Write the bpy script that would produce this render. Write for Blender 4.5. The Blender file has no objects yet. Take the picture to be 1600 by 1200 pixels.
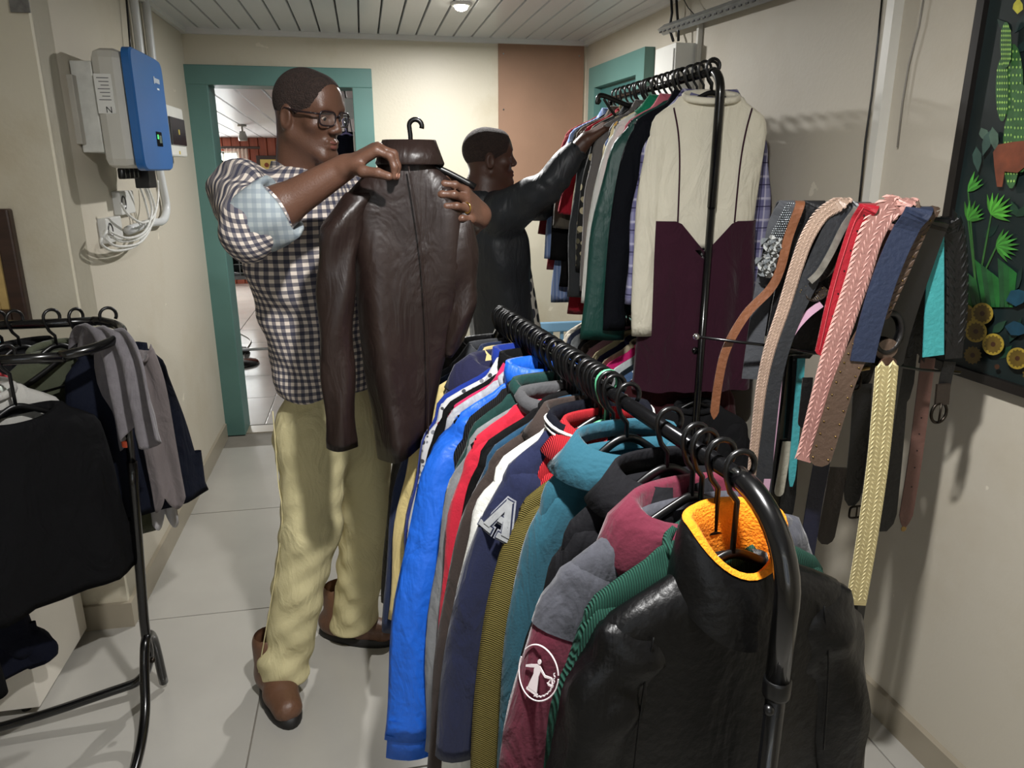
import bpy, bmesh, math, random
import numpy as np
from mathutils import Vector, Matrix, noise as mnoise
random.seed(7); np.random.seed(7)
S = bpy.context.scene
COL = S.collection
PI = math.pi
# ---------------------------------------------------------------- camera
H, FPX, YAW, PITCH = 1.57, 1145.0, math.radians(11.1), math.radians(16.4)
cam_d = bpy.data.cameras.new('camera'); cam = bpy.data.objects.new('camera', cam_d); COL.objects.link(cam)
cam.location = (0, 0, H); cam.rotation_euler = (PI/2-PITCH, 0, -YAW)
cam_d.sensor_width = 36; cam_d.lens = FPX/1600*36; cam_d.clip_start = .02
S.camera = cam
# ---------------------------------------------------------------- world, exposure, far-room daylight, front fill
w = bpy.data.worlds.new('world'); S.world = w; w.use_nodes = True
w.node_tree.nodes['Background'].inputs[0].default_value = (.75, .85, 1, 1)
w.node_tree.nodes['Background'].inputs[1].default_value = .6
vs = S.view_settings
vs.view_transform = 'Standard'; vs.look = 'None'; vs.gamma = 1; vs.use_curve_mapping = False; vs.exposure = 0.6
def area(name, loc, rot, sx, sy, power, col):
    l = bpy.data.lights.new(name, 'AREA'); l.shape = 'RECTANGLE'; l.size = sx; l.size_y = sy; l.energy = power; l.color = col
    o = bpy.data.objects.new(name, l); COL.objects.link(o); o.location = loc; o.rotation_euler = rot; return o
area('front_fill_light', (-.6, -1.38, 1.55), (PI/2, 0, PI), 1.5, 1.1, 34, (.93, .97, 1))      # soft front fill, added out of view behind the photographer
area('far_window_daylight', (-2.6, 10.75, 1.45), (-PI/2, 0, 0), 1.1, 1.2, 120, (1, .98, .94))  # window of the far room
def lamp_light(loc, power):
    l = bpy.data.lights.new('lamp_light', 'AREA'); l.shape = 'DISK'; l.size = .09; l.energy = power; l.color = (1, .985, .965)
    o = bpy.data.objects.new('lamp_light', l); COL.objects.link(o); o.location = loc; return o
lamp_light((.474, 3.6, 2.235), 27)
lamp_light((.25, .75, 2.235), 30)  # second lamp, added out of view for front lighting

# ---------------------------------------------------------------- pixel helpers (1600x1200 frame)
_sy, _cy, _sp, _cp = math.sin(YAW), math.cos(YAW), math.sin(PITCH), math.cos(PITCH)
_F = Vector((_sy*_cp, _cy*_cp, -_sp)); _R = Vector((_cy, -_sy, 0)); _U = Vector((_sy*_sp, _cy*_sp, _cp))
CAM = Vector((0, 0, H))
def ray(u, v): return _F + _R*((u-800)/FPX) + _U*((600-v)/FPX)
def PY(u, v, Y): d = ray(u, v); return CAM + d*(Y/d.y)
def PX(u, v, X): d = ray(u, v); return CAM + d*(X/d.x)
def PZ(u, v, Z=0.): d = ray(u, v); return CAM + d*((Z-H)/d.z)
def WX(Y): return 1.33 + (4.5-Y)*.033            # right wall: x at depth Y
def PW(u, v, off=0.):                              # pixel on the right wall, off metres in front of it
    d = ray(u, v); t = (1.33+4.5*.033-off)/(d.x+.033*d.y); return CAM + d*t

# ---------------------------------------------------------------- materials
def lin(c):
    r = []
    for x in c[:3]:
        x /= 255.; r.append(x/12.92 if x <= .04045 else ((x+.055)/1.055)**2.4)
    return (r[0], r[1], r[2], 1)
MATS = {}
def nt_new(name):
    m = bpy.data.materials.new(name); m.use_nodes = True; nt = m.node_tree
    return m, nt, nt.nodes['Principled BSDF']
def N(nt, t, **kw):
    n = nt.nodes.new(t)
    for k, v in kw.items():
        if k.startswith('i_'): n.inputs[int(k[2:]) if k[2:].isdigit() else k[2:]].default_value = v
        else: setattr(n, k, v)
    return n
def mat(name, rgb, rough=.6, var=.12, vscale=6., bump=0., bscale=60., metal=0., spec=.5, sheen=0., coat=0., stretch=None, emit=None, wr=0.):
    """noise-varied principled material, colour in sRGB 0..255"""
    if name in MATS: return MATS[name]
    m, nt, b = nt_new(name); L = nt.links.new
    tc = N(nt, 'ShaderNodeTexCoord'); src = tc.outputs['Object']
    if stretch:
        mp = N(nt, 'ShaderNodeMapping'); mp.inputs['Scale'].default_value = stretch; L(src, mp.inputs[0]); src = mp.outputs[0]
    n = N(nt, 'ShaderNodeTexNoise'); n.inputs['Scale'].default_value = vscale; n.inputs['Detail'].default_value = 5; L(src, n.inputs['Vector'])
    r = N(nt, 'ShaderNodeValToRGB'); c = lin(rgb)
    r.color_ramp.elements[0].position = .3; r.color_ramp.elements[1].position = .7
    r.color_ramp.elements[0].color = tuple(x*(1-var) for x in c[:3])+(1,)
    r.color_ramp.elements[1].color = tuple(min(1, x*(1+var)) for x in c[:3])+(1,)
    L(n.outputs[0], r.inputs[0]); L(r.outputs[0], b.inputs['Base Color'])
    b.inputs['Roughness'].default_value = rough; b.inputs['Metallic'].default_value = metal
    b.inputs['Specular IOR Level'].default_value = spec
    if sheen: b.inputs['Sheen Weight'].default_value = sheen; b.inputs['Sheen Roughness'].default_value = .5
    if coat: b.inputs['Coat Weight'].default_value = coat
    if bump:
        n2 = N(nt, 'ShaderNodeTexNoise'); n2.inputs['Scale'].default_value = bscale; n2.inputs['Detail'].default_value = 4; L(src, n2.inputs['Vector'])
        bp = N(nt, 'ShaderNodeBump'); bp.inputs['Strength'].default_value = bump; bp.inputs['Distance'].default_value = .01
        L(n2.outputs[0], bp.inputs['Height']); L(bp.outputs[0], b.inputs['Normal'])
        if wr:                            # soft cloth wrinkles
            n4 = N(nt, 'ShaderNodeTexNoise'); n4.inputs['Scale'].default_value = 11; n4.inputs['Detail'].default_value = 3; n4.inputs['Distortion'].default_value = 1.3
            mp = N(nt, 'ShaderNodeMapping'); mp.inputs['Scale'].default_value = (1.2, 1.2, .55); L(tc.outputs['Object'], mp.inputs[0]); L(mp.outputs[0], n4.inputs['Vector'])
            b4 = N(nt, 'ShaderNodeBump'); b4.inputs['Strength'].default_value = wr; b4.inputs['Distance'].default_value = .03
            L(n4.outputs[0], b4.inputs['Height']); L(bp.outputs[0], b4.inputs['Normal']); L(b4.outputs[0], b.inputs['Normal'])
    if emit: b.inputs['Emission Color'].default_value = lin(emit[0]); b.inputs['Emission Strength'].default_value = emit[1]
    MATS[name] = m; return m
def fab(rgb, rough=.88, bump=.12, bscale=220., var=.10, spec=.25, vscale=5, sheen=.15):
    if max(rgb) < 50: rgb = tuple(int(x*.72) for x in rgb); sheen = 0.; spec = .15
    return mat('cloth_%d_%d_%d_%d' % (rgb[0], rgb[1], rgb[2], int(rough*100)), rgb, rough, var, vscale, bump, bscale, spec=spec, sheen=sheen, wr=.45)
def wave_mat(name, rgb, rgb2, scale, axis='X', rough=.85, bump=.6, mix=1.):
    """ribbed / corduroy / knitted cloth: fine wave relief and tone"""
    if name in MATS: return MATS[name]
    m, nt, b = nt_new(name); L = nt.links.new
    tc = N(nt, 'ShaderNodeTexCoord'); wv = N(nt, 'ShaderNodeTexWave'); wv.bands_direction = axis
    wv.inputs['Scale'].default_value = scale; wv.inputs['Distortion'].default_value = 1.2; wv.inputs['Detail'].default_value = 2
    L(tc.outputs['Object'], wv.inputs['Vector'])
    r = N(nt, 'ShaderNodeMix', data_type='RGBA'); r.inputs[6].default_value = lin(rgb); r.inputs[7].default_value = lin(rgb2)
    L(wv.outputs['Fac'], r.inputs[0]); L(r.outputs[2], b.inputs['Base Color'])
    bp = N(nt, 'ShaderNodeBump'); bp.inputs['Strength'].default_value = bump; bp.inputs['Distance'].default_value = .004
    L(wv.outputs['Fac'], bp.inputs['Height']); L(bp.outputs[0], b.inputs['Normal'])
    b.inputs['Roughness'].default_value = rough; b.inputs['Specular IOR Level'].default_value = .25
    MATS[name] = m; return m
def bands(nt, src, freq, duty):
    """1 inside a band, 0 outside, from a scalar socket"""
    a = N(nt, 'ShaderNodeMath', operation='MULTIPLY'); a.inputs[1].default_value = freq; nt.links.new(src, a.inputs[0])
    f = N(nt, 'ShaderNodeMath', operation='FRACT'); nt.links.new(a.outputs[0], f.inputs[0])
    l = N(nt, 'ShaderNodeMath', operation='LESS_THAN'); l.inputs[1].default_value = duty; nt.links.new(f.outputs[0], l.inputs[0])
    return l.outputs[0]
def plaid_mat(name, base, layers, attr=None, rough=.85, alpha=.5, ax=(0, 2)):
    """woven checks: layers of (axis 0/1, frequency per metre, duty, phase, colour, opacity)"""
    if name in MATS: return MATS[name]
    m, nt, b = nt_new(name); L = nt.links.new
    if attr: s = N(nt, 'ShaderNodeAttribute'); s.attribute_name = attr; vec = s.outputs['Vector']
    else: vec = N(nt, 'ShaderNodeTexCoord').outputs['Object']
    sep = N(nt, 'ShaderNodeSeparateXYZ'); L(vec, sep.inputs[0])
    cur = None
    for (a, fr, duty, ph, colr, op) in layers:
        ad = N(nt, 'ShaderNodeMath', operation='ADD'); ad.inputs[1].default_value = 10+ph/fr
        L(sep.outputs[a if attr else ax[a]], ad.inputs[0])
        fac = bands(nt, ad.outputs[0], fr, duty)
        mu = N(nt, 'ShaderNodeMath', operation='MULTIPLY'); mu.inputs[1].default_value = op; L(fac, mu.inputs[0])
        mx = N(nt, 'ShaderNodeMix', data_type='RGBA'); L(mu.outputs[0], mx.inputs[0])
        if cur is None: mx.inputs[6].default_value = lin(base)
        else: L(cur, mx.inputs[6])
        mx.inputs[7].default_value = lin(colr); cur = mx.outputs[2]
    L(cur, b.inputs['Base Color']); b.inputs['Roughness'].default_value = rough; b.inputs['Specular IOR Level'].default_value = .2
    MATS[name] = m; return m
def spots_mat(name, base, cols, scale, thr=.35, rough=.85):
    """scattered printed blotches (floral, dots) in several colours"""
    if name in MATS: return MATS[name]
    m, nt, b = nt_new(name); L = nt.links.new
    tc = N(nt, 'ShaderNodeTexCoord'); v = N(nt, 'ShaderNodeTexVoronoi'); v.inputs['Scale'].default_value = scale
    L(tc.outputs['Object'], v.inputs['Vector'])
    lt = N(nt, 'ShaderNodeMath', operation='LESS_THAN'); lt.inputs[1].default_value = thr; L(v.outputs['Distance'], lt.inputs[0])
    sep = N(nt, 'ShaderNodeSeparateColor'); L(v.outputs['Color'], sep.inputs[0])
    r = N(nt, 'ShaderNodeValToRGB'); r.color_ramp.interpolation = 'CONSTANT'
    for i, c in enumerate(cols):
        e = r.color_ramp.elements[i] if i < 2 else r.color_ramp.elements.new(i/len(cols))
        e.position = i/len(cols); e.color = lin(c)
    L(sep.outputs[0], r.inputs[0])
    mx = N(nt, 'ShaderNodeMix', data_type='RGBA'); mx.inputs[6].default_value = lin(base); L(lt.outputs[0], mx.inputs[0]); L(r.outputs[0], mx.inputs[7])
    L(mx.outputs[2], b.inputs['Base Color']); b.inputs['Roughness'].default_value = rough
    MATS[name] = m; return m
def paint_mat(name, rgb, stain, rough=.45):
    """wall paint with damp stains and chips"""
    m, nt, b = nt_new(name); L = nt.links.new
    tc = N(nt, 'ShaderNodeTexCoord')
    n = N(nt, 'ShaderNodeTexNoise'); n.inputs['Scale'].default_value = 1.6; n.inputs['Detail'].default_value = 7; n.inputs['Roughness'].default_value = .62; L(tc.outputs['Object'], n.inputs['Vector'])
    r = N(nt, 'ShaderNodeValToRGB'); r.color_ramp.elements[0].position = .52; r.color_ramp.elements[1].position = .68
    r.color_ramp.elements[0].color = (0, 0, 0, 1); r.color_ramp.elements[1].color = (.45, .45, .45, 1); L(n.outputs[0], r.inputs[0])
    mx = N(nt, 'ShaderNodeMix', data_type='RGBA'); mx.inputs[6].default_value = lin(rgb); mx.inputs[7].default_value = lin(stain); L(r.outputs[0], mx.inputs[0])
    n3 = N(nt, 'ShaderNodeTexNoise'); n3.inputs['Scale'].default_value = 9; n3.inputs['Detail'].default_value = 6; L(tc.outputs['Object'], n3.inputs['Vector'])
    r3 = N(nt, 'ShaderNodeValToRGB'); r3.color_ramp.elements[0].position = .715; r3.color_ramp.elements[1].position = .73; r3.color_ramp.elements[0].color = (0, 0, 0, 1); r3.color_ramp.elements[1].color = (.6, .6, .6, 1); L(n3.outputs[0], r3.inputs[0])
    mx2 = N(nt, 'ShaderNodeMix', data_type='RGBA'); L(mx.outputs[2], mx2.inputs[6]); mx2.inputs[7].default_value = lin((225, 218, 200)); L(r3.outputs[0], mx2.inputs[0])
    L(mx2.outputs[2], b.inputs['Base Color'])
    n2 = N(nt, 'ShaderNodeTexNoise'); n2.inputs['Scale'].default_value = 70; L(tc.outputs['Object'], n2.inputs['Vector'])
    bp = N(nt, 'ShaderNodeBump'); bp.inputs['Strength'].default_value = .12; bp.inputs['Distance'].default_value = .005; L(n2.outputs[0], bp.inputs['Height']); L(bp.outputs[0], b.inputs['Normal'])
    b.inputs['Roughness'].default_value = rough; MATS[name] = m; return m
BLACKMETAL = mat('black_enamel', (8, 8, 9), .22, .1, coat=.4)
BLACKPL = mat('black_plastic', (9, 9, 10), .33)
WHITEPL = mat('white_plastic', (222, 222, 216), .4, .03)
TEAL = mat('teal_paint', (86, 124, 118), .42, .1, 3)
CHROME = mat('chrome', (200, 200, 200), .2, .05, metal=1)
BRASS = mat('brass', (150, 125, 80), .3, .1, metal=1)
DARKMETAL = mat('dark_metal', (55, 50, 45), .35, .1, metal=1)

# ---------------------------------------------------------------- mesh helpers
def link(name, me, m=None, parent=None, smooth=False):
    o = bpy.data.objects.new(name, me); COL.objects.link(o)
    if m is not None:
        for mm in (m if isinstance(m, (list, tuple)) else [m]): me.materials.append(mm)
    if smooth: me.polygons.foreach_set('use_smooth', [True]*len(me.polygons))
    if parent is not None: o.parent = parent
    return o
def mesh(name, vs_, fs, m=None, parent=None, smooth=False):
    me = bpy.data.meshes.new(name); me.from_pydata([tuple(v) for v in vs_], [], fs); me.update()
    return link(name, me, m, parent, smooth)
class MB:
    """collects shapes; build() links them as one mesh object"""
    def __init__(s): s.v = []; s.f = []
    def add(s, vs_, fs):
        b = len(s.v); s.v += [Vector(v) for v in vs_]; s.f += [tuple(i+b for i in f) for f in fs]; return s
    def box(s, c, d, M=None, bev=0.):
        hx, hy, hz = d[0]/2, d[1]/2, d[2]/2
        if bev > 0:
            bm = bmesh.new(); bmesh.ops.create_cube(bm, size=1)
            for v in bm.verts: v.co = Vector((v.co.x*d[0], v.co.y*d[1], v.co.z*d[2]))
            bmesh.ops.bevel(bm, geom=bm.edges[:], offset=bev, segments=2, affect='EDGES', profile=.5)
            bm.verts.index_update(); vv = [v.co.copy() for v in bm.verts]; ff = [[v.index for v in f.verts] for f in bm.faces]; bm.free()
        else:
            vv = [Vector((x, y, z)) for x in (-hx, hx) for y in (-hy, hy) for z in (-hz, hz)]
            ff = [(0, 1, 3, 2), (4, 6, 7, 5), (0, 4, 5, 1), (2, 3, 7, 6), (0, 2, 6, 4), (1, 5, 7, 3)]
        c = Vector(c)
        return s.add([(M @ v if M else v)+c for v in vv], ff)
    def rings(s, rings, closed=True, cap=(True, True)):
        n = len(rings[0]); vv = [p for r in rings for p in r]; ff = []
        for i in range(len(rings)-1):
            for j in range(n if closed else n-1):
                k = (j+1) % n; ff.append((i*n+j, i*n+k, (i+1)*n+k, (i+1)*n+j))
        if cap[0]: ff.append(tuple(range(n-1, -1, -1)))
        if cap[1]: ff.append(tuple((len(rings)-1)*n+j for j in range(n)))
        return s.add(vv, ff)
    def tube(s, path, r, n=8, flat=None, cap=(True, True), loop=False):
        """r: radius, list of radii or list of (ra, rb); flat: vector for the ra direction"""
        path = [Vector(p) for p in path]; m_ = len(path)
        rr = r if isinstance(r, (list, tuple)) else [r]*m_
        up = None; rings = []
        for i, p in enumerate(path):
            if loop: t = path[(i+1) % m_]-path[i-1]
            else: t = path[min(i+1, m_-1)]-path[max(i-1, 0)]
            t.normalize()
            if flat is not None:
                a = Vector(flat); a = a-t*a.dot(t)
                if a.length < 1e-5: a = t.orthogonal()
            elif up is None: a = t.orthogonal()
            else: a = up-t*up.dot(t)
            a.normalize(); up = a; b = t.cross(a)
            q = rr[i] if isinstance(rr[i], (tuple, list)) else (rr[i], rr[i])
            rings.append([p+a*(q[0]*math.cos(2*PI*j/n))+b*(q[1]*math.sin(2*PI*j/n)) for j in range(n)])
        if loop: rings.append(rings[0]); return s.rings(rings, cap=(False, False))
        return s.rings(rings, cap=cap)
    def ball(s, c, r, nu=12, nv=8):
        c = Vector(c); r = r if isinstance(r, (tuple, list)) else (r, r, r); rg = []
        for i in range(nv+1):
            a = PI*i/nv; rad = max(math.sin(a), .02)
            rg.append([c+Vector((r[0]*rad*math.cos(2*PI*j/nu), r[1]*rad*math.sin(2*PI*j/nu), r[2]*math.cos(a))) for j in range(nu)])
        return s.rings(rg)
    def lathe(s, c, prof, n=16, axis=None):
        c = Vector(c); M = Vector((0, 0, 1)).rotation_difference(Vector(axis)).to_matrix() if axis else Matrix.Identity(3)
        return s.rings([[c+M @ Vector((r*math.cos(2*PI*j/n), r*math.sin(2*PI*j/n), z)) for j in range(n)] for r, z in prof])
    def plate(s, outline, nrm, th):
        """flat outline (list of points) extruded by th along nrm"""
        nrm = Vector(nrm).normalized(); a = [Vector(p) for p in outline]
        return s.rings([a, [p+nrm*th for p in a]])
    def build(s, name, m=None, parent=None, smooth=False): return mesh(name, s.v, s.f, m, parent, smooth)
def smoothpath(pts, n=6, loop=False):
    """Catmull-Rom through points"""
    p = [Vector(q) for q in pts]; out = []; L_ = len(p)
    for i in range(L_ if loop else L_-1):
        a = p[i-1] if (i > 0 or loop) else p[0]; b = p[i]; c = p[(i+1) % L_]; d = p[(i+2) % L_] if (loop or i+2 < L_) else p[-1]
        for k in range(n):
            t = k/n
            out.append(.5*((2*b)+(c-a)*t+(2*a-5*b+4*c-d)*t*t+(3*b-a-3*c+d)*t**3))
    if not loop: out.append(p[-1])
    return out
def lerpkeys(keys, t):
    """piecewise-linear keys [(t, value or tuple)]"""
    if t <= keys[0][0]: return keys[0][1]
    for (a, va), (b, vb) in zip(keys, keys[1:]):
        if t <= b:
            f = (t-a)/(b-a)
            return tuple(x+(y-x)*f for x, y in zip(va, vb)) if isinstance(va, tuple) else va+(vb-va)*f
    return keys[-1][1]
def tag(o, label, cat=None, group=None, kind=None):
    o['label'] = label
    if cat: o['category'] = cat
    if group: o['group'] = group
    if kind: o['kind'] = kind
    return o
def thing(name, label, cat, loc=(0, 0, 0), rotz=0., group=None):
    o = bpy.data.objects.new(name, None); COL.objects.link(o); o.empty_display_size = .05
    o.location = loc; o.rotation_euler = (0, 0, rotz)
    return tag(o, label, cat, group)
def struct(o, label=None):
    o['kind'] = 'structure'
    if label: o['label'] = label
    return o
def dup(o, parent):
    c = o.copy(); COL.objects.link(c); c.parent = parent; return c

# ================================================================ ROOM SHELL
WALL = paint_mat('cream_wall_paint', (200, 193, 174), (168, 152, 118))
WALLR = paint_mat('beige_wall_paint', (190, 183, 168), (176, 165, 144), .6)
CEIL_Z = 2.28
TILE = mat('porcelain_tile', (168, 165, 158), .22, .07, 2.5, bump=.03, bscale=12)
GROUT = mat('grout', (120, 115, 106), .8)
fl = struct(MB().box((-.6, 1.5, -.03), (4.4, 6.2, .05)).build('floor', GROUT), 'floor of large grey porcelain tiles')
tm = None
TS = .87
for i in range(5):
    for j in range(7):
        x = -.4-2*TS+(i+.5)*TS; y = 2.515-5*TS+(j+.5)*TS
        if tm is None: o = MB().box((0, 0, 0), (TS-.004, TS-.004, .012), bev=.0015).build('tile', TILE, fl); tm = o.data
        else: o = link('tile', tm, None, fl)
        o.location = (x, y, 0.0-.006)
def wallbox(name, lo, hi, m, label=None, parent=None):
    o = MB().box([(a+b)/2 for a, b in zip(lo, hi)], [b-a for a, b in zip(lo, hi)]).build(name, m, parent)
    return o if parent else struct(o, label)
# back wall with the open doorway
wb = wallbox('wall_back', (.06, 4.5, 0), (1.5, 4.62, 2.4), WALL, 'cream back wall with damp stains')
wallbox('wall_section', (-.9, 4.5, 2.06), (.06, 4.62, 2.4), WALL, parent=wb)
wallbox('wall_left', (-1.06, 2.52, 0), (-.9, 4.62, 2.4), WALLR, 'beige left wall carrying the blue inverter')
wallbox('wall_corner', (-2.7, 2.5, 0), (-.9, 2.66, 2.4), WALL, 'cream projecting wall with framed picture')
wallbox('wall_far_left', (-2.8, -1.5, 0), (-2.66, 2.6, 2.4), WALL, 'side wall out of view')
wr = mesh('wall_right', [(WX(-1.6), -1.6, 0), (WX(4.6), 4.6, 0), (WX(4.6), 4.6, 2.4), (WX(-1.6), -1.6, 2.4), (1.75, -1.6, 0), (1.75, 4.6, 0), (1.75, 4.6, 2.4), (1.75, -1.6, 2.4)],
          [(0, 1, 2, 3), (4, 7, 6, 5), (0, 4, 5, 1), (3, 2, 6, 7), (0, 3, 7, 4), (1, 5, 6, 2)], WALLR)
struct(wr, 'beige right wall with door, conduits and painting')
wf = wallbox('wall_front', (-2.8, -1.62, 0), (-1.4, -1.5, 2.4), WALL, 'wall behind the photographer')
wallbox('wall_section', (.2, -1.62, 0), (1.7, -1.5, 2.4), WALL, parent=wf)
wallbox('wall_section', (-1.4, -1.62, 0), (.2, -1.5, .95), WALL, parent=wf)
wallbox('wall_section', (-1.4, -1.62, 2.15), (.2, -1.5, 2.4), WALL, parent=wf)
# ceiling of narrow plastic boards running away from the camera
PVC = mat('pvc_board', (196, 198, 200), .3, .03, 2)
ce = struct(MB().box((-.6, 1.5, CEIL_Z+.05), (4.4, 6.2, .04)).build('ceiling', mat('dark_gap', (150, 150, 150), .8)), 'white plastic board ceiling')
bmz = MB().rings([[Vector((x, y, z)) for x, z in ((-.0485, 0), (-.046, -.008), (.046, -.008), (.0485, 0), (.0485, .012), (-.0485, .012))] for y in (-3.05, 3.05)])
b0 = None
for i in range(42):
    x = -2.72+i*.1035
    if b0 is None: o = bmz.build('ceiling_board', PVC, ce); b0 = o.data
    else: o = link('ceiling_board', b0, None, ce)
    o.location = (x, 1.5, CEIL_Z+.006)
cv = mat('pvc_trim', (205, 205, 203), .35, .03)
t1 = MB().box((.22, 4.485, CEIL_Z-.012), (2.3, .03, .03)).build('trim_1', cv); struct(t1, 'ceiling trim along the back wall')
t2 = MB().tube([(WX(-1.5)-.015, -1.5, CEIL_Z-.012), (WX(4.5)-.015, 4.5, CEIL_Z-.012)], .018, 4).build('trim_2', cv); struct(t2, 'ceiling trim along the right wall')
t3 = MB().tube([(-.885, 2.5, CEIL_Z-.012), (-.885, 4.5, CEIL_Z-.012)], .018, 4).build('trim_3', cv); struct(t3, 'ceiling trim along the left wall')
# skirting tiles
SK = mat('skirting_tile', (150, 141, 124), .35, .08, 3)
for nm, a, b, ax in (('baseboard_left', (-.9, 2.5, 0), (-.885, 4.42, .095), 0), ('baseboard_corner', (-2.7, 2.485, 0), (-.885, 2.5, .095), 1), ('baseboard_back', (.1, 4.485, 0), (1.33, 4.5, .095), 1)):
    struct(wallbox(nm, a, b, SK), 'grey skirting tiles')
bs = MB().rings([[Vector((WX(y)-o_, y, z)) for o_, z in ((0, 0), (.014, 0), (.014, .09), (0, .095))] for y in (-1.5, 4.48)]).build('baseboard_right', SK); struct(bs, 'grey skirting along the right wall')
# open doorway frame (teal)
def casing(nm, lo, hi, parent): return MB().box([(a+b)/2 for a, b in zip(lo, hi)], [b-a for a, b in zip(lo, hi)], bev=.004).build(nm, TEAL, parent)
d1 = thing('door_1', 'open doorway with teal painted frame', 'doorway'); del d1['category']; d1['kind'] = 'structure'
casing('jamb', (-.905, 4.46, 0), (-.79, 4.66, 2.03), d1); casing('jamb', (-.03, 4.46, 0), (.08, 4.66, 2.03), d1)
casing('lintel', (-.905, 4.455, 2.0), (.08, 4.66, 2.10), d1)
MB().box((-.035, 4.6, 1.72), (.012, .05, .11), bev=.002).build('hinge', mat('hinge_steel', (190, 188, 180), .35, metal=.8), d1)
# closed teal door in the right wall
d2 = thing('door_2', 'closed teal door with teal frame in the right wall', 'door'); del d2['category']; d2['kind'] = 'structure'
def wallquad(nm, y0, y1, z0, z1, o0, o1, m, parent, bev=.003):
    mb = MB(); mb.rings([[Vector((WX(y)-o, y, z)) for o, z in ((o0, z0), (o1, z0), (o1, z1), (o0, z1))] for y in (y0, y1)]); return mb.build(nm, m, parent)
wallquad('lintel', 3.5, 4.3, 2.0, 2.11, 0, .05, TEAL, d2); wallquad('jamb', 4.2, 4.3, 0, 2.0, 0, .05, TEAL, d2); wallquad('jamb', 3.5, 3.6, 0, 2.0, 0, .05, TEAL, d2)
wallquad('door_leaf', 3.6, 4.2, 0.01, 2.0, .0, .012, mat('teal_door', (52, 98, 96), .4, .1, 3), d2)
for z0, z1 in ((.2, .95), (1.1, 1.85)): wallquad('door_panel', 3.72, 4.09, z0, z1, .012, .02, TEAL, d2)
# hardboard sheet on the back wall
hb = MB().box(((PY(778, 60, 4.5).x+1.31)/2, 4.494, 1.83), (1.31-PY(778, 60, 4.5).x, .012, .86)).build('hardboard_sheet', mat('hardboard', (142, 110, 88), .6, .08, 4, bump=.05), None)
tag(hb, 'brown hardboard sheet nailed high on the back wall', 'board')
for x, z in ((.83, 2.2), (1.28, 2.2), (.83, 1.9), (1.28, 1.6)): MB().lathe((x, 4.488, z), [(.005, 0), (.005, .003)], 8, (0, -1, 0)).build('nail', CHROME, hb)
# unseen window added behind the photographer to go with the fill light
wn = thing('fill_window', 'added unseen window behind the photographer', 'window'); del wn['category']; wn['kind'] = 'structure'
for lo, hi in (((-1.4, -1.6, .95), (-1.34, -1.52, 2.15)), ((.14, -1.6, .95), (.2, -1.52, 2.15)), ((-1.34, -1.6, .95), (.14, -1.52, 1.01)), ((-1.34, -1.6, 2.09), (.14, -1.52, 2.15)), ((-.63, -1.6, 1.01), (-.57, -1.52, 2.09))):
    MB().box([(a+b)/2 for a, b in zip(lo, hi)], [b-a for a, b in zip(lo, hi)]).build('window_frame', cv, wn)
# ceiling lamps: the visible one, and one added unseen to light the front
def ceiling_lamp(x, y, label):
    t = thing('ceiling_lamp', label, 'lamp', (x, y, CEIL_Z))
    MB().lathe((0, 0, -.014), [(.03, 0), (.046, .002), (.05, .013), (.05, .014)], 20).build('base', WHITEPL, t, True)
    MB().ball((0, 0, -.018), (.03, .03, .016)).build('bulb', mat('lit_bulb', (255, 250, 235), .4, 0, emit=((255, 248, 230), 30)), t, True)
ceiling_lamp(.474, 3.6, 'lit round LED lamp on the white ceiling above the second man')
ceiling_lamp(.25, .75, 'added unseen LED lamp on the ceiling above the front rack')
# ================================================================ GARMENTS
def ell_ring(cx, cy, z, w_, t_, n, ex=2.4, zf=None, disp=None):
    r = []
    for j in range(n):
        a = 2*PI*j/n; c, s = math.cos(a), math.sin(a)
        x = cx+w_*math.copysign(abs(c)**(2/ex), c); y = cy+t_*math.copysign(abs(s)**(2/ex), s)
        p = Vector((x, y, z+(zf(x, y) if zf else 0)))
        if disp: p = p+disp(p, a)
        r.append(p)
    return r
def body_mesh(sw, hem, L, th, seed, fold=1., neck=.075, drop=.085, n=36, hemcurve=0., waist=None):
    """hollow torso of a hanging garment: neck at z=-drop, shoulders at half width sw, hem at -drop-L"""
    rnd = random.Random(seed); ph = [rnd.uniform(0, 6.28) for _ in range(6)]
    top = [(neck, 0, .62), (neck+.02, .006, .75), (neck+.3*(sw-neck), .022, .95), (neck+.6*(sw-neck), .042, 1), (neck+.85*(sw-neck), .062, 1), (sw*.975, .082, 1), (sw, .11, 1)]
    keys = [(d, w_, t_) for w_, d, t_ in top]
    m = 18
    for i in range(1, m+1):
        f = i/m; d = .11+(L-.11)*f
        ww = sw+(hem-sw)*f
        if waist: ww += waist*math.sin(PI*f)
        keys.append((d, ww, 1+.25*f))
    rings = []
    for d, w_, t_ in keys:
        f = max(0, (d-.09)/L); amp = fold*.016*min(1, f*1.6)
        def disp(p, a, amp=amp, f=f, d=d):
            s = math.sin(p.x*26+ph[0]+2.2*f)*.6+math.sin(p.x*47+ph[1]-3*f)*.4
            k = .25*math.sin(p.z*19+ph[2]+p.x*9)*min(1, f*3)
            dip = -.028*max(0, -math.sin(a))*max(0, 1-d/.04)
            return Vector((.006*fold*math.sin(p.z*14+ph[3])*f, amp*(s+k), dip+(hemcurve*(p.x/sw)**2 if f > .97 else 0)))
        rings.append(ell_ring(0, 0, -drop-d, w_, th*t_, n, 2.2 if d < .05 else 2.6, None, disp))
    inner = [Vector((p.x*.965, p.y*.75, p.z+.012)) for p in rings[-1]]
    top_in = [Vector((p.x*.93, p.y*.85, p.z-.02)) for p in rings[0]]
    return [top_in]+rings+[inner, [Vector((p.x, p.y*.9, p.z+.12)) for p in inner]]
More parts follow.
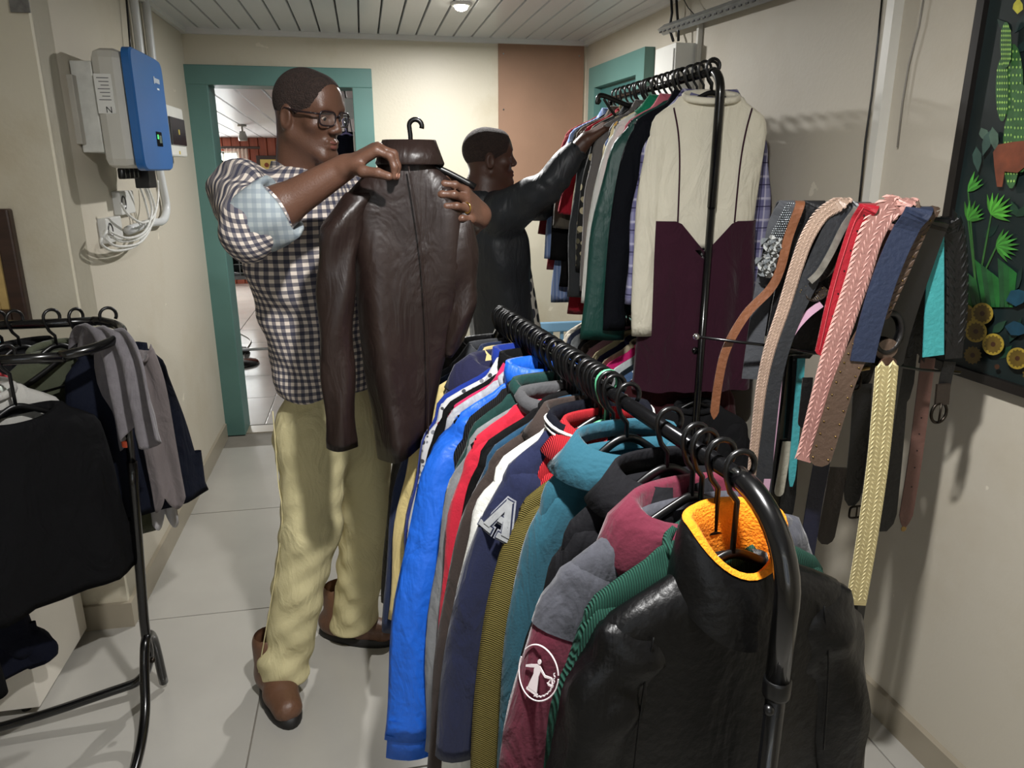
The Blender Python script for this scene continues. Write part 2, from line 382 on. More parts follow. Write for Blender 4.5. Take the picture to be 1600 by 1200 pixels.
def sleeve_rings(side, sw, L, r0, r1, spread, seed, swing=0., fold=1., drop=.085, n=18, th=None, bend=0.):
    rnd = random.Random(seed*3+side); ph = [rnd.uniform(0, 6.28) for _ in range(4)]
    s = side; z0 = -drop-.105
    pts = [(s*(sw-.085), 0, z0+.03), (s*(sw-.05), 0, z0-.025), (s*(sw-.022+spread*.25), swing*.2, z0-.11), (s*(sw+.0+spread*.65), swing*.5+bend, z0-.10-(L-.1)*.45), (s*(sw+.0+spread), swing, z0-L)]
    path = smoothpath(pts, 6); m_ = len(path); rings = []
    for i, p in enumerate(path):
        f = i/(m_-1); t = (path[min(i+1, m_-1)]-path[max(i-1, 0)]).normalized()
        a = Vector((1, 0, 0)); a = (a-t*a.dot(t)).normalized(); b = t.cross(a)
        ramp = min(1, .35+f*4.2); ra = (r0+(r1-r0)*min(1, f*1.1))*ramp; rb = (th or ra*.55)*(ramp if th else 1)
        rg = []
        for j in range(n):
            an = 2*PI*j/n
            w_ = 1+fold*.10*math.sin(f*22+ph[0]+2*math.sin(an+ph[1]))*math.sin(an*2+ph[2])*min(1, f*3)+fold*.05*math.sin(an*5+ph[3]+f*5)
            rg.append(p+a*(ra*w_*math.cos(an))+b*(rb*w_*math.sin(an)))
        rings.append(rg)
    last = rings[-1]; c = sum(last, Vector())/n
    rings.append([c+(p-c)*.86+Vector((0, 0, .004)) for p in last]); rings.append([c+(p-c)*.8+Vector((0, 0, .05)) for p in last])
    return rings
def hanger_parts(t, m=BLACKPL, half=.205, hookr=.021, ext=0.):
    """hook bearing on a bar whose centre is the origin; arms and lower bar below"""
    hp = [Vector((hookr*math.cos(a), 0, hookr*math.sin(a))) for a in [math.radians(x) for x in range(-35, 200, 20)]]
    hp = [Vector((hookr*1.0, 0, -.012))]+hp if False else hp
    neckp = [(-hookr*.95, 0, -.012), (-.012, 0, -.035), (0, 0, -.05), (0, 0, -.078-ext)]
    MB().tube(hp+[Vector(p) for p in neckp], .0044, 6).build('hook', m, t, True)
    e = ext; arm = smoothpath([(-half, 0, -.16-e), (-half*.6, 0, -.13-e), (-.03, 0, -.088-e), (0, 0, -.078-e), (.03, 0, -.088-e), (half*.6, 0, -.13-e), (half, 0, -.16-e)], 4)
    MB().tube(arm, [(.0045, .008)]*len(arm), 6, flat=(0, 1, 0)).build('arm', m, t, True)
    MB().tube(smoothpath([(-half, 0, -.16-e), (-half*.97, 0, -.175-e), (0, 0, -.177-e), (half*.97, 0, -.175-e), (half, 0, -.16-e)], 4), .0035, 6).build('trouser_bar', m, t, True)
_hang = {}
def hanger(loc, rz, label, group, m=BLACKPL, half=.205, ext=0.):
    key = (m.name, half, ext)
    t = thing('clothes_hanger', label, 'hanger', loc, rz, group)
    if key not in _hang: hanger_parts(t, m, half, ext=ext); _hang[key] = list(t.children)
    else:
        for c in _hang[key]: dup(c, t)
    return t
def collar_part(t, kind, m, neck, drop, th, m2=None):
    z = -drop
    if kind == 'crew':
        pth = [(math.cos(a)*neck*1.04, math.sin(a)*th*1.0, z-.006+.016*math.sin(a)) for a in [2*PI*k/24 for k in range(24)]]
        MB().tube(pth, [(.011, .007)]*24, 6, flat=(0, 0, 1), loop=True).build('collar', m, t, True)
    elif kind in ('shirt', 'stand', 'rib'):
        hgt = {'shirt': .03, 'stand': .045, 'rib': .028}[kind]; rg = []
        prof = {'shirt': [(1.0, -.005), (.98, .022), (1.06, .026), (1.34, -.008), (1.62, -.032), (1.55, -.036)], 'stand': [(1.05, -.01), (1.08, hgt*.5), (1.04, hgt), (.93, hgt), (.9, .0)], 'rib': [(1.02, -.008), (1.1, hgt*.5), (1.02, hgt), (.94, hgt*.8), (.93, 0)]}[kind]
        for k in range(33):
            a = -PI/2+.16+(2*PI-.32)*k/32
            front = max(0, -math.sin(a))
            rg.append([Vector((math.cos(a)*neck*1.05*s, math.sin(a)*th*1.25*s-.004*front, z+zz-.03*front*(1 if kind != 'stand' else .5))) for s, zz in prof])
        mb = MB(); mb.rings(rg, closed=False, cap=(False, False)); o = mb.build('collar', m, t, True)
        md = o.modifiers.new('thick', 'SOLIDIFY'); md.thickness = .003
        if kind == 'rib' and m2:
            for q in (.3, .62):
                pth = [r[0]+(r[1]-r[0])*(q*2) if q < .5 else r[1]+(r[2]-r[1])*(q*2-1) for r in rg]
                c0 = Vector((0, 0, 0)); pth = [Vector((p.x*1.02, p.y*1.05, p.z)) for p in pth]
                MB().tube(pth, .0035, 6).build('stripe', m2, o, True)
    elif kind == 'hood':
        rg = []
        for k in range(25):
            a = -PI/2+.5+(2*PI-1.0)*k/24; front = max(0, -math.sin(a)); back = max(0, math.sin(a))
            sec = [(.88, -.02), (.95, .012), (1.1, .022), (1.4+.2*back, .0-.02*back), (1.62+.25*back, -.05-.04*back), (1.5, -.085-.05*back), (1.02, -.04)]
            rg.append([Vector((math.cos(a)*neck*1.1*s, math.sin(a)*th*1.4*s, z+zz-.035*front)) for s, zz in sec])
        MB().rings(rg, closed=False, cap=(False, False)).build('hood', m, t, True)
        if m2:
            rg2 = [[p*1.0+Vector((0, 0, .0)) for p in (r[0]*1.0, Vector((r[0].x*.96, r[0].y*.96, r[0].z-.07)))] for r in rg]
            MB().rings(rg2, closed=False, cap=(False, False)).build('hood_lining', m2, t, True)
def garment(name, label, cat, loc, rz, m, sw=.21, hem=.23, L=.62, th=.017, sl=.56, r0=.062, r1=.04, spread=.03, collar='crew', cm=None, cm2=None, sm=None, group=None, seed=1, fold=1.,
            neck=.07, cuff=None, swing=(0, 0), hemrib=None, bend=0., drop=.085, waist=None, hemcurve=0., sth=None, hang=True, hmat=BLACKPL, hlabel=None, hgroup=None, sleeves=(-1, 1)):
    t = thing(name, label, cat, loc, rz, group)
    MB().rings(body_mesh(sw, hem, L, th, seed, fold, neck, drop, waist=waist, hemcurve=hemcurve), cap=(False, False)).build('body', m, t, True)
    for k, s in enumerate((-1, 1)):
        if sl and s in sleeves:
            rg = sleeve_rings(s, sw, sl, r0, r1, spread, seed, swing[k], fold, drop, th=sth, bend=bend)
            so = MB().rings(rg, cap=(False, False)).build('sleeve', sm or m, t, True)
            if cuff:
                e = rg[-3]; c = sum(e, Vector())/len(e); d = (c-sum(rg[-5], Vector())/len(e)).normalized()
                MB().rings([[c+(p-c)*q+d*z for p in e] for q, z in ((.98, -.012), (.9, .0), (.88, .05), (.8, .052), (.75, .02))], cap=(False, False)).build('cuff', cuff, so, True)
    if hemrib:
        zz = -drop-L; w_ = hem
        MB().rings([ell_ring(0, 0, zz+dz, w_*q, th*1.25*q, 32, 2.6) for q, dz in ((1.02, .012), (.99, -.0), (.97, -.05), (.92, -.05), (.92, 0))], cap=(False, False)).build('hem_band', hemrib, t, True)
    if collar: collar_part(t, collar, cm or m, neck, drop, th*1.5 if th < .03 else th, cm2)
    if hang: hanger(loc, rz, hlabel or 'black plastic hanger hooked on the front clothes rack', hgroup or 'hangers on the front rack', hmat, half=min(.2, round(sw-.02, 2)), ext=round(drop-.085, 3))
    return t

# ---------------------------------------------------------------- front rack
BZ = 1.18
def bx(Y): return .334+(1.95-Y)*.115
RZ1 = math.atan2(.115, 1.0)            # across direction turns a little with the bar
fr = thing('clothes_rack', 'black tubular clothes rack packed with jackets in the foreground', 'clothes rack', (bx(1.3), 1.3, 0))
def rel(o, pts): return [Vector(p)-o.location for p in pts]
Yn, Yf = .70, 1.95
top = [(bx(Yf), Yf, .12), (bx(Yf), Yf, BZ-.12)]+[(bx(Yf-.12*(1-math.cos(a))), Yf-.12*(1-math.cos(a)), BZ-.12+.12*math.sin(a)) for a in [PI/2*k/8 for k in range(1, 9)]]
bar = top[-1:]+[(bx(Yn+.12), Yn+.12, BZ)]
bend = [(bx(Yn+.12*(1-math.sin(a))), Yn+.12*(1-math.sin(a)), BZ-.12*(1-math.cos(a))) for a in [PI/2*k/10 for k in range(11)]]
MB().tube(rel(fr, top), .0125, 12).build('post', BLACKMETAL, fr, True)
MB().tube(rel(fr, bar), .0125, 14).build('rail', mat('black_chrome', (30, 30, 32), .18, .1, metal=.7), fr, True)
MB().tube(rel(fr, bend+[(bx(Yn), Yn, BZ-.24)]), .0155, 14).build('end_bend', BLACKMETAL, fr, True)
MB().tube(rel(fr, [(bx(Yn), Yn, BZ-.22), (bx(Yn), Yn, .12)]), .0125, 12).build('post', BLACKMETAL, fr, True)
MB().lathe(rel(fr, [(bx(Yn), Yn, BZ-.25)])[0], [(.0165, 0), (.0175, .004), (.0175, .022), (.0165, .026)], 14).build('collar_ring', BLACKPL, fr, True)
MB().ball(rel(fr, [(bx(Yn)-.014, Yn-.01, BZ-.262)])[0], .007).build('lock_button', BLACKPL, fr, True)
for Y in (Yn, Yf):
    MB().tube(rel(fr, smoothpath([(bx(Y)-.22, Y, .02), (bx(Y)-.18, Y, .06), (bx(Y), Y, .12), (bx(Y)+.18, Y, .06), (bx(Y)+.22, Y, .02)], 4)), .0125, 10).build('foot', BLACKMETAL, fr, True)
MB().tube(rel(fr, [(bx(Yn), Yn, .14), (bx(Yf), Yf, .14)]), .010, 10).build('lower_rail', BLACKMETAL, fr, True)

HL = 'black plastic hanger hooked on the front clothes rack'; HG = 'hangers on the front rack'
def G1(Y, name, label, cat, m, dz=0, da=0., **k):
    return garment(name, label, cat, (bx(Y), Y, BZ+.016), RZ1+da, m, **k)
BLK = fab((20, 20, 22)); NYL = mat('black_nylon', (5, 5, 6), .4, .1, 5, bump=.2, bscale=60, spec=.3, wr=.15)
# near windbreaker with orange fleece in the collar
ORF = mat('orange_fleece', (238, 138, 14), .95, .12, 60, bump=.5, bscale=260)
wb_ = G1(.815, 'windbreaker', 'black nylon windbreaker with orange fleece-lined collar at the near end of the rack', 'jacket', NYL, da=-.03, sw=.2, hem=.22, L=.72, th=.036, sl=.6, r0=.066, r1=.05, spread=.035, collar=None, neck=.055, seed=11, fold=1.7, sth=.042, drop=.135)
def neckloop(prof, n=40, gap=0., nx=.06, ny=.046, dip=.06, z=-.14):
    rg = []
    for k in range(n+1):
        a = -PI/2+gap+(2*PI-2*gap)*k/n; fr_ = max(0, -math.sin(a))**1.5
        rg.append([Vector((math.cos(a)*(nx+dx), math.sin(a)*(ny+dx), z+zz-dip*fr_)) for dx, zz in prof])
    return rg
MB().rings(neckloop([(.03, -.03), (.022, .02), (.014, .062), (.006, .066)]), closed=False, cap=(False, False)).build('collar', NYL, wb_, True)
MB().rings(neckloop([(.013, .066), (.006, .072), (-.002, .066), (-.004, .03), (-.006, -.02)]), closed=False, cap=(False, False)).build('fleece_lining', ORF, wb_, True)
for s in (-1, 1): MB().tube(smoothpath([(s*.13, -.036, -.21), (s*.145, -.043, -.3), (s*.155, -.047, -.45)], 5), .0015, 5).build('seam', NYL, wb_, True)
G1(.86, 'knit_sweater', 'dark green ribbed knit sweater behind the black windbreaker', 'sweater', wave_mat('green_rib', (16, 46, 38), (30, 74, 60), 90), sw=.2, hem=.21, L=.6, th=.022, collar='crew', seed=12, neck=.07, r0=.06, drop=.125)
# maroon and charcoal hoodie with white crest on the sleeve
MAR = fab((92, 28, 46)); CHA = fab((66, 67, 74), var=.2, vscale=60)
LIN = spots_mat('printed_lining', (218, 212, 210), [(120, 40, 50), (218, 212, 210), (150, 70, 75)], 45, .28)
mh = G1(.925, 'hooded_sweatshirt', 'maroon and charcoal hoodie with white figure crest on its sleeve', 'hoodie', CHA, da=.08, sw=.215, hem=.24, L=.62, th=.03, sl=.66, r0=.075, r1=.055, spread=.075, collar='hood', cm=MAR, cm2=LIN, sm=MAR, seed=13, neck=.085, fold=.6, sth=.032, swing=(-.03, 0), drop=.1)
# charcoal shoulder caps over the maroon sleeves
for s in (-1, 1):
    rg = sleeve_rings(s, .215, .66, .075, .055, .075, 13, -.03 if s < 0 else 0, .6, .1, th=.032)[:11]
    out = []
    for r in rg:
        c = sum(r, Vector())/len(r); out.append([c+(p-c)*1.04 for p in r])
    MB().rings(out, cap=(False, False)).build('shoulder_panel', CHA, mh, True)
WHT_PRINT = mat('white_print', (226, 214, 216), .8, .05)
def crest(parent, c, ax, up, nrm, R):
    """printed emblem: ring, robed figure with raised arm and scales, laurel"""
    c, ax, up, nrm = Vector(c), Vector(ax).normalized(), Vector(up).normalized(), Vector(nrm).normalized()
    def q(x, y): return c+ax*(x*R)+up*(y*R)+nrm*(.0015-.10*R*x*x)
    mb = MB()
    for a0, a1 in ((20, 150), (172, 372)):
        n_ = 26; mb.tube([q(math.cos(math.radians(a0+(a1-a0)*k/n_)), 1.15*math.sin(math.radians(a0+(a1-a0)*k/n_))) for k in range(n_+1)], (.0011), 5)
    def poly(pts): mb.plate([q(*p) for p in pts], nrm, .0012)
    poly([(-.10, .35), (.10, .35), (.16, .1), (.13, -.1), (.2, -.55), (.24, -.78), (-.26, -.78), (-.2, -.45), (-.13, -.1), (-.17, .1)])
    poly([(.09*math.cos(k*PI/5), .5+.11*math.sin(k*PI/5)) for k in range(10)])
    poly([(-.12, .33), (-.42, .16), (-.62, .02), (-.6, -.06), (-.36, .06), (-.12, .18)])
    poly([(.12, .33), (.4, .12), (.7, .18), (.72, .11), (.42, .02), (.12, .2)])
    mb.tube([q(.7, .15), q(.62, -.12)], .0012, 4); mb.tube([q(.7, .15), q(.8, -.12)], .0012, 4); poly([(.56, -.12), (.86, -.12), (.78, -.2), (.64, -.2)])
    poly([(-.3, -.8), (.3, -.8), (.3, -.9), (-.3, -.9)])
    for k in range(9):
        a = math.radians(-75+k*12); x, y = .8*math.cos(a), .92*math.sin(a)
        for s in (-1, 1):
            d = (math.cos(a+s*.9)*.12, math.sin(a+s*.9)*.12); poly([(x, y), (x+d[0]*.5-.03*d[1]/.12, y+d[1]*.5+.03*d[0]/.12), (x+d[0], y+d[1]), (x+d[0]*.5+.03*d[1]/.12, y+d[1]*.5-.03*d[0]/.12)])
    return mb.build('crest_print', WHT_PRINT, parent)
rgs = sleeve_rings(-1, .215, .66, .075, .055, .075, 13, -.03, .6, .1, th=.032)
rc = rgs[12]; cc = sum(rc, Vector())/len(rc); dn = (sum(rgs[14], Vector())/len(rc)-cc).normalized()
vd = (Matrix.Rotation(-(RZ1+.08), 3, 'Z') @ (CAM-Vector((bx(.925), .925, .75)))); vd = (vd-dn*vd.dot(dn)).normalized(); vd = (vd+Vector((-.8, 0, 0))); vd = (vd-dn*vd.dot(dn)).normalized()
hit = max(rc, key=lambda p: (p-cc).dot(vd)); crest(mh, cc+vd*((hit-cc).dot(vd)+.002), dn.cross(vd)*-1, -dn, vd, .034)
for s in (-1, 1): MB().box((s*.02, -.035, -.135), (.035, .002, .028)).build('neck_label', WHT_PRINT, mh)
G1(1.0, 'jacket', 'plain black jacket with turned collar between hoodie and teal shirt', 'jacket', fab((27, 27, 31)), sw=.175, hem=.23, L=.62, th=.022, collar='shirt', seed=14, neck=.08, spread=.05)
TE = fab((36, 84, 100))
G1(1.195, 'cardigan', 'olive green chunky knit cardigan', 'cardigan', wave_mat('olive_knit', (70, 62, 26), (116, 104, 52), 130, 'DIAGONAL'), sw=.185, hem=.22, L=.6, th=.018, sl=.64, r0=.055, r1=.055, spread=.045, drop=.13, collar=None, seed=16, fold=.6, da=.03)
G1(1.14, 'fleece_shirt', 'teal blue fleece with wide folded collar', 'shirt', TE, sw=.16, hem=.2, L=.64, th=.024, sl=.62, r0=.055, r1=.05, spread=.03, collar='shirt', seed=15, neck=.085, fold=.5)
G1(1.225, 'corduroy_shirt', 'red corduroy shirt with pointed collar on a green hanger', 'shirt', wave_mat('red_cord', (150, 26, 34), (196, 44, 52), 110), sw=.14, hem=.17, L=.5, sl=.4, spread=.0, collar='shirt', seed=17, neck=.075, hmat=mat('green_plastic', (88, 170, 128), .4), hlabel='mint green plastic hanger under the red corduroy collar', hgroup='coloured hangers')
NAV = fab((26, 32, 62)); WHT = fab((224, 224, 218), var=.05)
nv = G1(1.25, 'varsity_jacket', 'navy varsity jacket with striped rib collar and silver letter A patch', 'jacket', NAV, da=.05, sw=.2, hem=.27, L=.60, th=.026, sl=.56, r0=.062, r1=.055, spread=.085, collar='rib', cm=fab((18, 20, 32)), cm2=WHT, seed=18, neck=.095, hemrib=fab((22, 27, 52)), fold=.6)
# letter A patch, slab serif, on the near side of its sleeve
def letterA(parent, c, ax, up, nrm, sx, m, th, g=0.):
    q = lambda x, z: c+ax*(x*sx)+up*((z-.45)*sx)-nrm*(.5*sx*x*x)
    mb = MB()
    for s in (-1, 1): mb.plate([q(s*(.08+g), 1+g), q(s*(-.12), 1+g), q(s*(.22-g), 0), q(s*(.46+g), 0)], nrm, th)
    mb.plate([q(-.3, .28-g), q(.3, .28-g), q(.24, .46+g), q(-.24, .46+g)], nrm, th)
    for s in (-1, 1): mb.plate([q(s*(.1-g), -.14-g), q(s*(.62+g), -.14-g), q(s*(.62+g), .02+g), q(s*(.1-g), .02+g)], nrm, th)
    return mb.build('letter_patch', m, parent)
rgs = sleeve_rings(-1, .2, .56, .062, .055, .085, 18, 0, .6, .085, th=None)
rc = rgs[9]; cc = sum(rc, Vector())/len(rc); dn = (sum(rgs[11], Vector())/len(rc)-cc).normalized()
vd = Matrix.Rotation(-(RZ1+.05), 3, 'Z') @ (CAM-Vector((bx(1.25)-.22, 1.25, .85))); vd = (vd-dn*vd.dot(dn)).normalized(); vd = vd+Vector((-.5, 0, 0)); vd = (vd-dn*vd.dot(dn)).normalized()
hit = max((p-cc).dot(vd) for p in rc); axA = (-dn).cross(vd); axA.normalize()
letterA(nv, cc+vd*(hit+.003), axA, -dn, vd, .062, fab((150, 152, 160)), .002, .07); letterA(nv, cc+vd*(hit+.0045), axA, -dn, vd, .062, fab((28, 34, 60)), .002, .035); letterA(nv, cc+vd*(hit+.006), axA, -dn, vd, .062, mat('silver_felt', (150, 152, 154), .7, .2, 40), .002)
for k in range(5): MB().lathe((-.252+.002*k, -.02, -.55-.035*k), [(.008, 0), (.008, .003), (.005, .005)], 10, (-.6, -1, 0)).build('snap_button', CHROME, nv, True)
def quick(Y, name, label, cat, m, **k):
    k.setdefault('seed', int(Y*1000)); k.setdefault('th', .014); k.setdefault('sth', .02)
    return G1(Y, name, label, cat, m, **k)
quick(1.285, 'sweatshirt', 'white sweatshirt beside the navy varsity jacket', 'sweatshirt', WHT, sl=.7, spread=.08, sw=.2, hem=.25, L=.68, collar='crew', cuff=WHT)
quick(1.315, 'coat', 'dark brown long jacket beside the white sweatshirt', 'jacket', fab((56, 46, 42)), sw=.205, sl=.68, spread=.1, L=.72, collar='shirt', neck=.08)
quick(1.345, 'sweater', 'petrol blue sweater hidden behind the brown jacket', 'sweater', fab((30, 66, 92)), sw=.2, collar='crew')
quick(1.375, 'sweatshirt', 'plain black sweatshirt beside the crimson jacket', 'sweatshirt', BLK, sw=.205, collar='crew', sl=.6)
rj = quick(1.41, 'jacket', 'crimson jacket with grey ruched collar', 'jacket', fab((196, 34, 56)), sw=.215, sl=.6, spread=.04, collar='rib', cm=fab((78, 78, 80)), neck=.1, L=.76)
quick(1.445, 'sweatshirt', 'mid grey sweatshirt with long sleeve beside the blue windbreaker', 'sweatshirt', fab((128, 130, 132)), sl=.74, spread=.07, r0=.06, r1=.045, collar='crew', L=.7)
quick(1.485, 'fleece', 'dark green fleece with ruffled collar', 'fleece', fab((24, 58, 54)), sw=.2, collar='rib', neck=.09)
quick(1.525, 'knit_sweater', 'black ribbed knit sweater beside the bright blue windbreaker', 'sweater', wave_mat('black_rib', (12, 12, 13), (34, 34, 36), 70), sw=.2, collar='crew', neck=.09)
BLU = mat('blue_nylon', (28, 98, 208), .5, .08, 5, bump=.3, bscale=40, spec=.4, wr=.4)
bw = quick(1.56, 'windbreaker', 'bright blue windbreaker with long elastic-cuffed sleeve', 'jacket', BLU, sw=.215, hem=.24, L=.70, sl=.71, r0=.062, r1=.066, spread=.13, collar='stand', neck=.08, th=.018, sth=.034, swing=(-.08, 0), fold=1.3, bend=-.02, cuff=BLU)
quick(1.59, 'sweatshirt', 'light grey melange sweatshirt behind the blue windbreaker', 'sweatshirt', fab((168, 170, 176), var=.2, vscale=90), sw=.225, sl=.6, spread=.05, collar='crew', neck=.09)
quick(1.62, 'shirt', 'thin raspberry pink shirt squeezed beside black garments', 'shirt', fab((190, 40, 88)), sw=.215, spread=.05, collar='shirt')
quick(1.645, 'jacket', 'narrow black jacket squeezed before the royal blue one', 'jacket', BLK, sw=.222, spread=.045, collar='stand')
quick(1.67, 'printed_shirt', 'white shirt with small grey and red print', 'shirt', spots_mat('grey_print', (200, 200, 202), [(60, 60, 66), (150, 40, 50), (120, 122, 128)], 60, .33), sw=.225, spread=.06, collar='shirt')
quick(1.70, 'jacket', 'royal blue jacket squeezed beside the navy hood', 'jacket', fab((24, 50, 140)), sw=.225, spread=.06, collar='stand', L=.66)
quick(1.74, 'hooded_sweatshirt', 'dark navy hooded sweatshirt with big hood spread open', 'hoodie', fab((32, 33, 62)), sw=.2, collar='hood', cm=fab((33, 34, 64)), neck=.105, th=.03)
quick(1.78, 'shirt', 'pale yellow cotton shirt jacket with long sleeve', 'shirt', fab((214, 194, 132)), sw=.22, sl=.6, spread=.09, collar='shirt', L=.66, r0=.055)
quick(1.815, 'denim_jacket', 'dark navy denim jacket hanging long near the far end', 'jacket', fab((30, 42, 72)), sw=.225, hem=.27, sl=.66, spread=.1, L=.78, collar='shirt')
quick(1.85, 'jacket', 'charcoal grey jacket with stand-up collar near the far end', 'jacket', fab((62, 64, 68)), sw=.225, sl=.6, spread=.03, collar='shirt', neck=.09)
LEA = mat('black_leather', (15, 15, 16), .38, .15, 6, bump=.3, bscale=60, spec=.4, wr=.2)
lj = quick(1.895, 'leather_jacket', 'black leather jacket at the far end of the front rack', 'jacket', LEA, sw=.225, hem=.3, sl=.62, spread=.09, L=.8, th=.022, collar='shirt', neck=.1)
# spare empty hangers crowding the bar
for k in range(16):
    Y = 1.22+k*.044+random.uniform(-.008, .008)
    hanger((bx(Y), Y, BZ+.016), RZ1+random.uniform(-.08, .08), HL, HG, half=.11)
hanger((bx(.9), .9, BZ+.016), RZ1+.1, HL, HG, half=.11, ext=.03)

# ---------------------------------------------------------------- back rack (two tiers) by the right wall
R2X, R2Z = 1.09, 1.86
r2 = thing('clothes_rack', 'tall two-tier black clothes rack against the right wall', 'clothes rack', (R2X, 2.75, 0))
a0, a1 = 2.24, 3.3
b2 = [(R2X, a0+.07*(1-math.sin(a)), R2Z-.07*(1-math.cos(a))) for a in [PI/2*k/8 for k in range(9)]]
MB().tube(rel(r2, [(R2X, a1, R2Z)]+b2[:1]), .0125, 12).build('upper_rail', BLACKMETAL, r2, True)
MB().tube(rel(r2, b2+[(R2X, a0, 1.45)]), .0145, 12).build('end_bend', BLACKMETAL, r2, True)
for Y, z1 in ((a0, 1.47), (a1, R2Z)): MB().tube(rel(r2, [(R2X, Y, z1), (R2X, Y, .05)]), .0125, 12).build('post', BLACKMETAL, r2, True)
MB().tube(rel(r2, [(R2X-.02, a0, .98), (R2X-.02, a1, .98)]), .0115, 10).build('lower_rail', BLACKMETAL, r2, True)
for Y in (a0, a1): MB().tube(rel(r2, smoothpath([(R2X-.25, Y, .02), (R2X, Y, .06), (R2X+.25, Y, .02)], 4)), .0125, 10).build('foot', BLACKMETAL, r2, True)
H2, HG2 = 'black plastic hanger on the upper rail of the tall rack', 'hangers on the tall rack'
def G2(Y, name, label, cat, m, z=R2Z, da=0., x=R2X, hl=H2, hg=HG2, **k):
    k.setdefault('seed', int(Y*777)); k.setdefault('th', .016); k.setdefault('sth', .022)
    return garment(name, label, cat, (x, Y, z+.016), da, m, hlabel=hl, hgroup=hg, **k)
CRM = fab((226, 220, 200), var=.04); BUR = fab((52, 16, 34))
dr = G2(2.30, 'knit_dress', 'cream and burgundy long-sleeved knit dress facing the camera on the tall rack', 'dress', CRM, da=-.12, sw=.19, hem=.168, L=.475, th=.028, sl=.66, r0=.05, r1=.04, spread=-.005, collar='crew', neck=.085, fold=.5, sleeves=(-1,), swing=(-.02, 0))
def dress_skirt():
    rg = []
    for i in range(20):
        f = i/19; d = .42+f*.54; w_ = .172+.03*f
        r = ell_ring(0, 0, -.085-d, w_+.006, .050+.006*f, 48, 2.5, None, lambda p, a: Vector((0, .012*math.sin(p.x*60)*min(1, f*3), 0)))
        if i == 0: r = [Vector((p.x, p.y*1.04, -.085-.385-.10*max(0, 1-abs(p.x)/.09))) for p in r]
        if i == 1: r = [Vector((p.x, p.y*1.03, min(p.z, -.085-.41-.10*max(0, 1-abs(p.x)/.09)))) for p in r]
        rg.append(r)
    return MB().rings(rg, cap=(False, False)).build('skirt', BUR, dr, True)
dress_skirt()
for s in (-1, 1): MB().tube(smoothpath([(s*.125, -.026, -.125), (s*.108, -.033, -.2), (s*.098, -.036, -.30), (s*.094, -.040, -.475)], 5), .0028, 5).build('piping', BUR, dr, True)
PLA = plaid_mat('blue_plaid', (150, 150, 186), [(0, 16, .45, 0, (86, 82, 126), .5), (1, 14, .45, .2, (86, 82, 126), .45), (0, 16, .1, .55, (215, 212, 228), .6), (1, 14, .1, .7, (215, 212, 228), .6), (0, 16, .05, .8, (40, 36, 70), .9), (1, 14, .05, .05, (40, 36, 70), .9)])
G2(2.36, 'plaid_shirt', 'blue and violet plaid shirt behind the cream dress', 'shirt', PLA, da=.04, x=R2X+.025, sw=.2, hem=.21, L=.76, th=.022, sl=.56, r0=.055, r1=.045, spread=.015, collar='shirt', neck=.085)
G2(2.41, 'blazer', 'black blazer between plaid shirt and green blouse', 'jacket', fab((18, 20, 28)), sw=.215, L=.68, sl=.66, spread=.04, collar='shirt')
DGR = mat('green_satin', (14, 66, 58), .5, .12, 4, bump=.2, bscale=30, wr=.25)
G2(2.47, 'blouse', 'dark green satin blouse with wide sleeve', 'blouse', DGR, sw=.215, hem=.25, L=.72, sl=.70, r0=.055, r1=.08, spread=.07, collar=None, fold=1., swing=(-.03, 0), sleeves=(-1,))
G2(2.53, 'shirt', 'salmon pink shirt with collar on the tall rack', 'shirt', fab((206, 108, 122)), sw=.205, collar='shirt', L=.6)
G2(2.57, 'shirt', 'emerald green shirt collar showing at the rail of the tall rack', 'shirt', fab((20, 128, 92)), sw=.18, collar='shirt', L=.6, neck=.09)
G2(2.61, 'blouse', 'white blouse beside the dark green satin one', 'blouse', WHT, sw=.215, hem=.25, L=.6, sl=.6, spread=.06, collar='crew')
G2(2.66, 'floral_top', 'cream top with multicolour floral print', 'blouse', spots_mat('floral', (214, 200, 160), [(190, 70, 80), (40, 40, 46), (70, 100, 150), (200, 150, 60)], 38, .42), sw=.21, L=.62, sl=.5, spread=.03, collar='crew')
G2(2.71, 'beaded_top', 'black beaded top beside the grey blazer', 'top', spots_mat('beads', (16, 16, 18), [(90, 90, 92), (30, 30, 32), (140, 140, 140)], 110, .3, .5), sw=.2, L=.62, sl=0, collar='crew')
G2(2.77, 'blazer', 'mid grey blazer on the tall rack', 'jacket', fab((112, 108, 106)), sw=.215, L=.66, sl=.58, spread=.02, collar='shirt')
G2(2.83, 'patterned_top', 'black and cream tapestry patterned top', 'top', spots_mat('tapestry', (24, 24, 22), [(170, 160, 130), (90, 86, 66), (20, 20, 20)], 30, .4), sw=.21, L=.66, sl=.5, collar='crew')
G2(2.88, 'jacket', 'charcoal jacket beside the hands of the second man', 'jacket', fab((48, 50, 52)), sw=.225, L=.66, sl=.62, spread=.03, collar='shirt')
G2(2.94, 'cardigan', 'khaki cardigan with patterned cuffs', 'cardigan', fab((108, 100, 72)), sw=.21, L=.74, sl=.5, spread=.02, collar='rib', cuff=spots_mat('tapestry', (24, 24, 22), [(170, 160, 130), (90, 86, 66), (20, 20, 20)], 30, .4))
G2(3.0, 'dress', 'crimson red dress hanging long on the tall rack', 'dress', fab((156, 22, 40)), sw=.215, hem=.26, L=.82, sl=.3, spread=.05, collar='crew')
G2(3.06, 'jacket', 'taupe grey jacket below the second man\'s sleeve', 'jacket', fab((86, 80, 70)), sw=.225, L=.5, sl=.36, spread=.05, collar='shirt')
G2(3.12, 'knit_blouse', 'black top near the far end of the tall rack', 'top', BLK, sw=.22, hem=.27, L=.72, sl=.5, spread=.05, collar='crew')
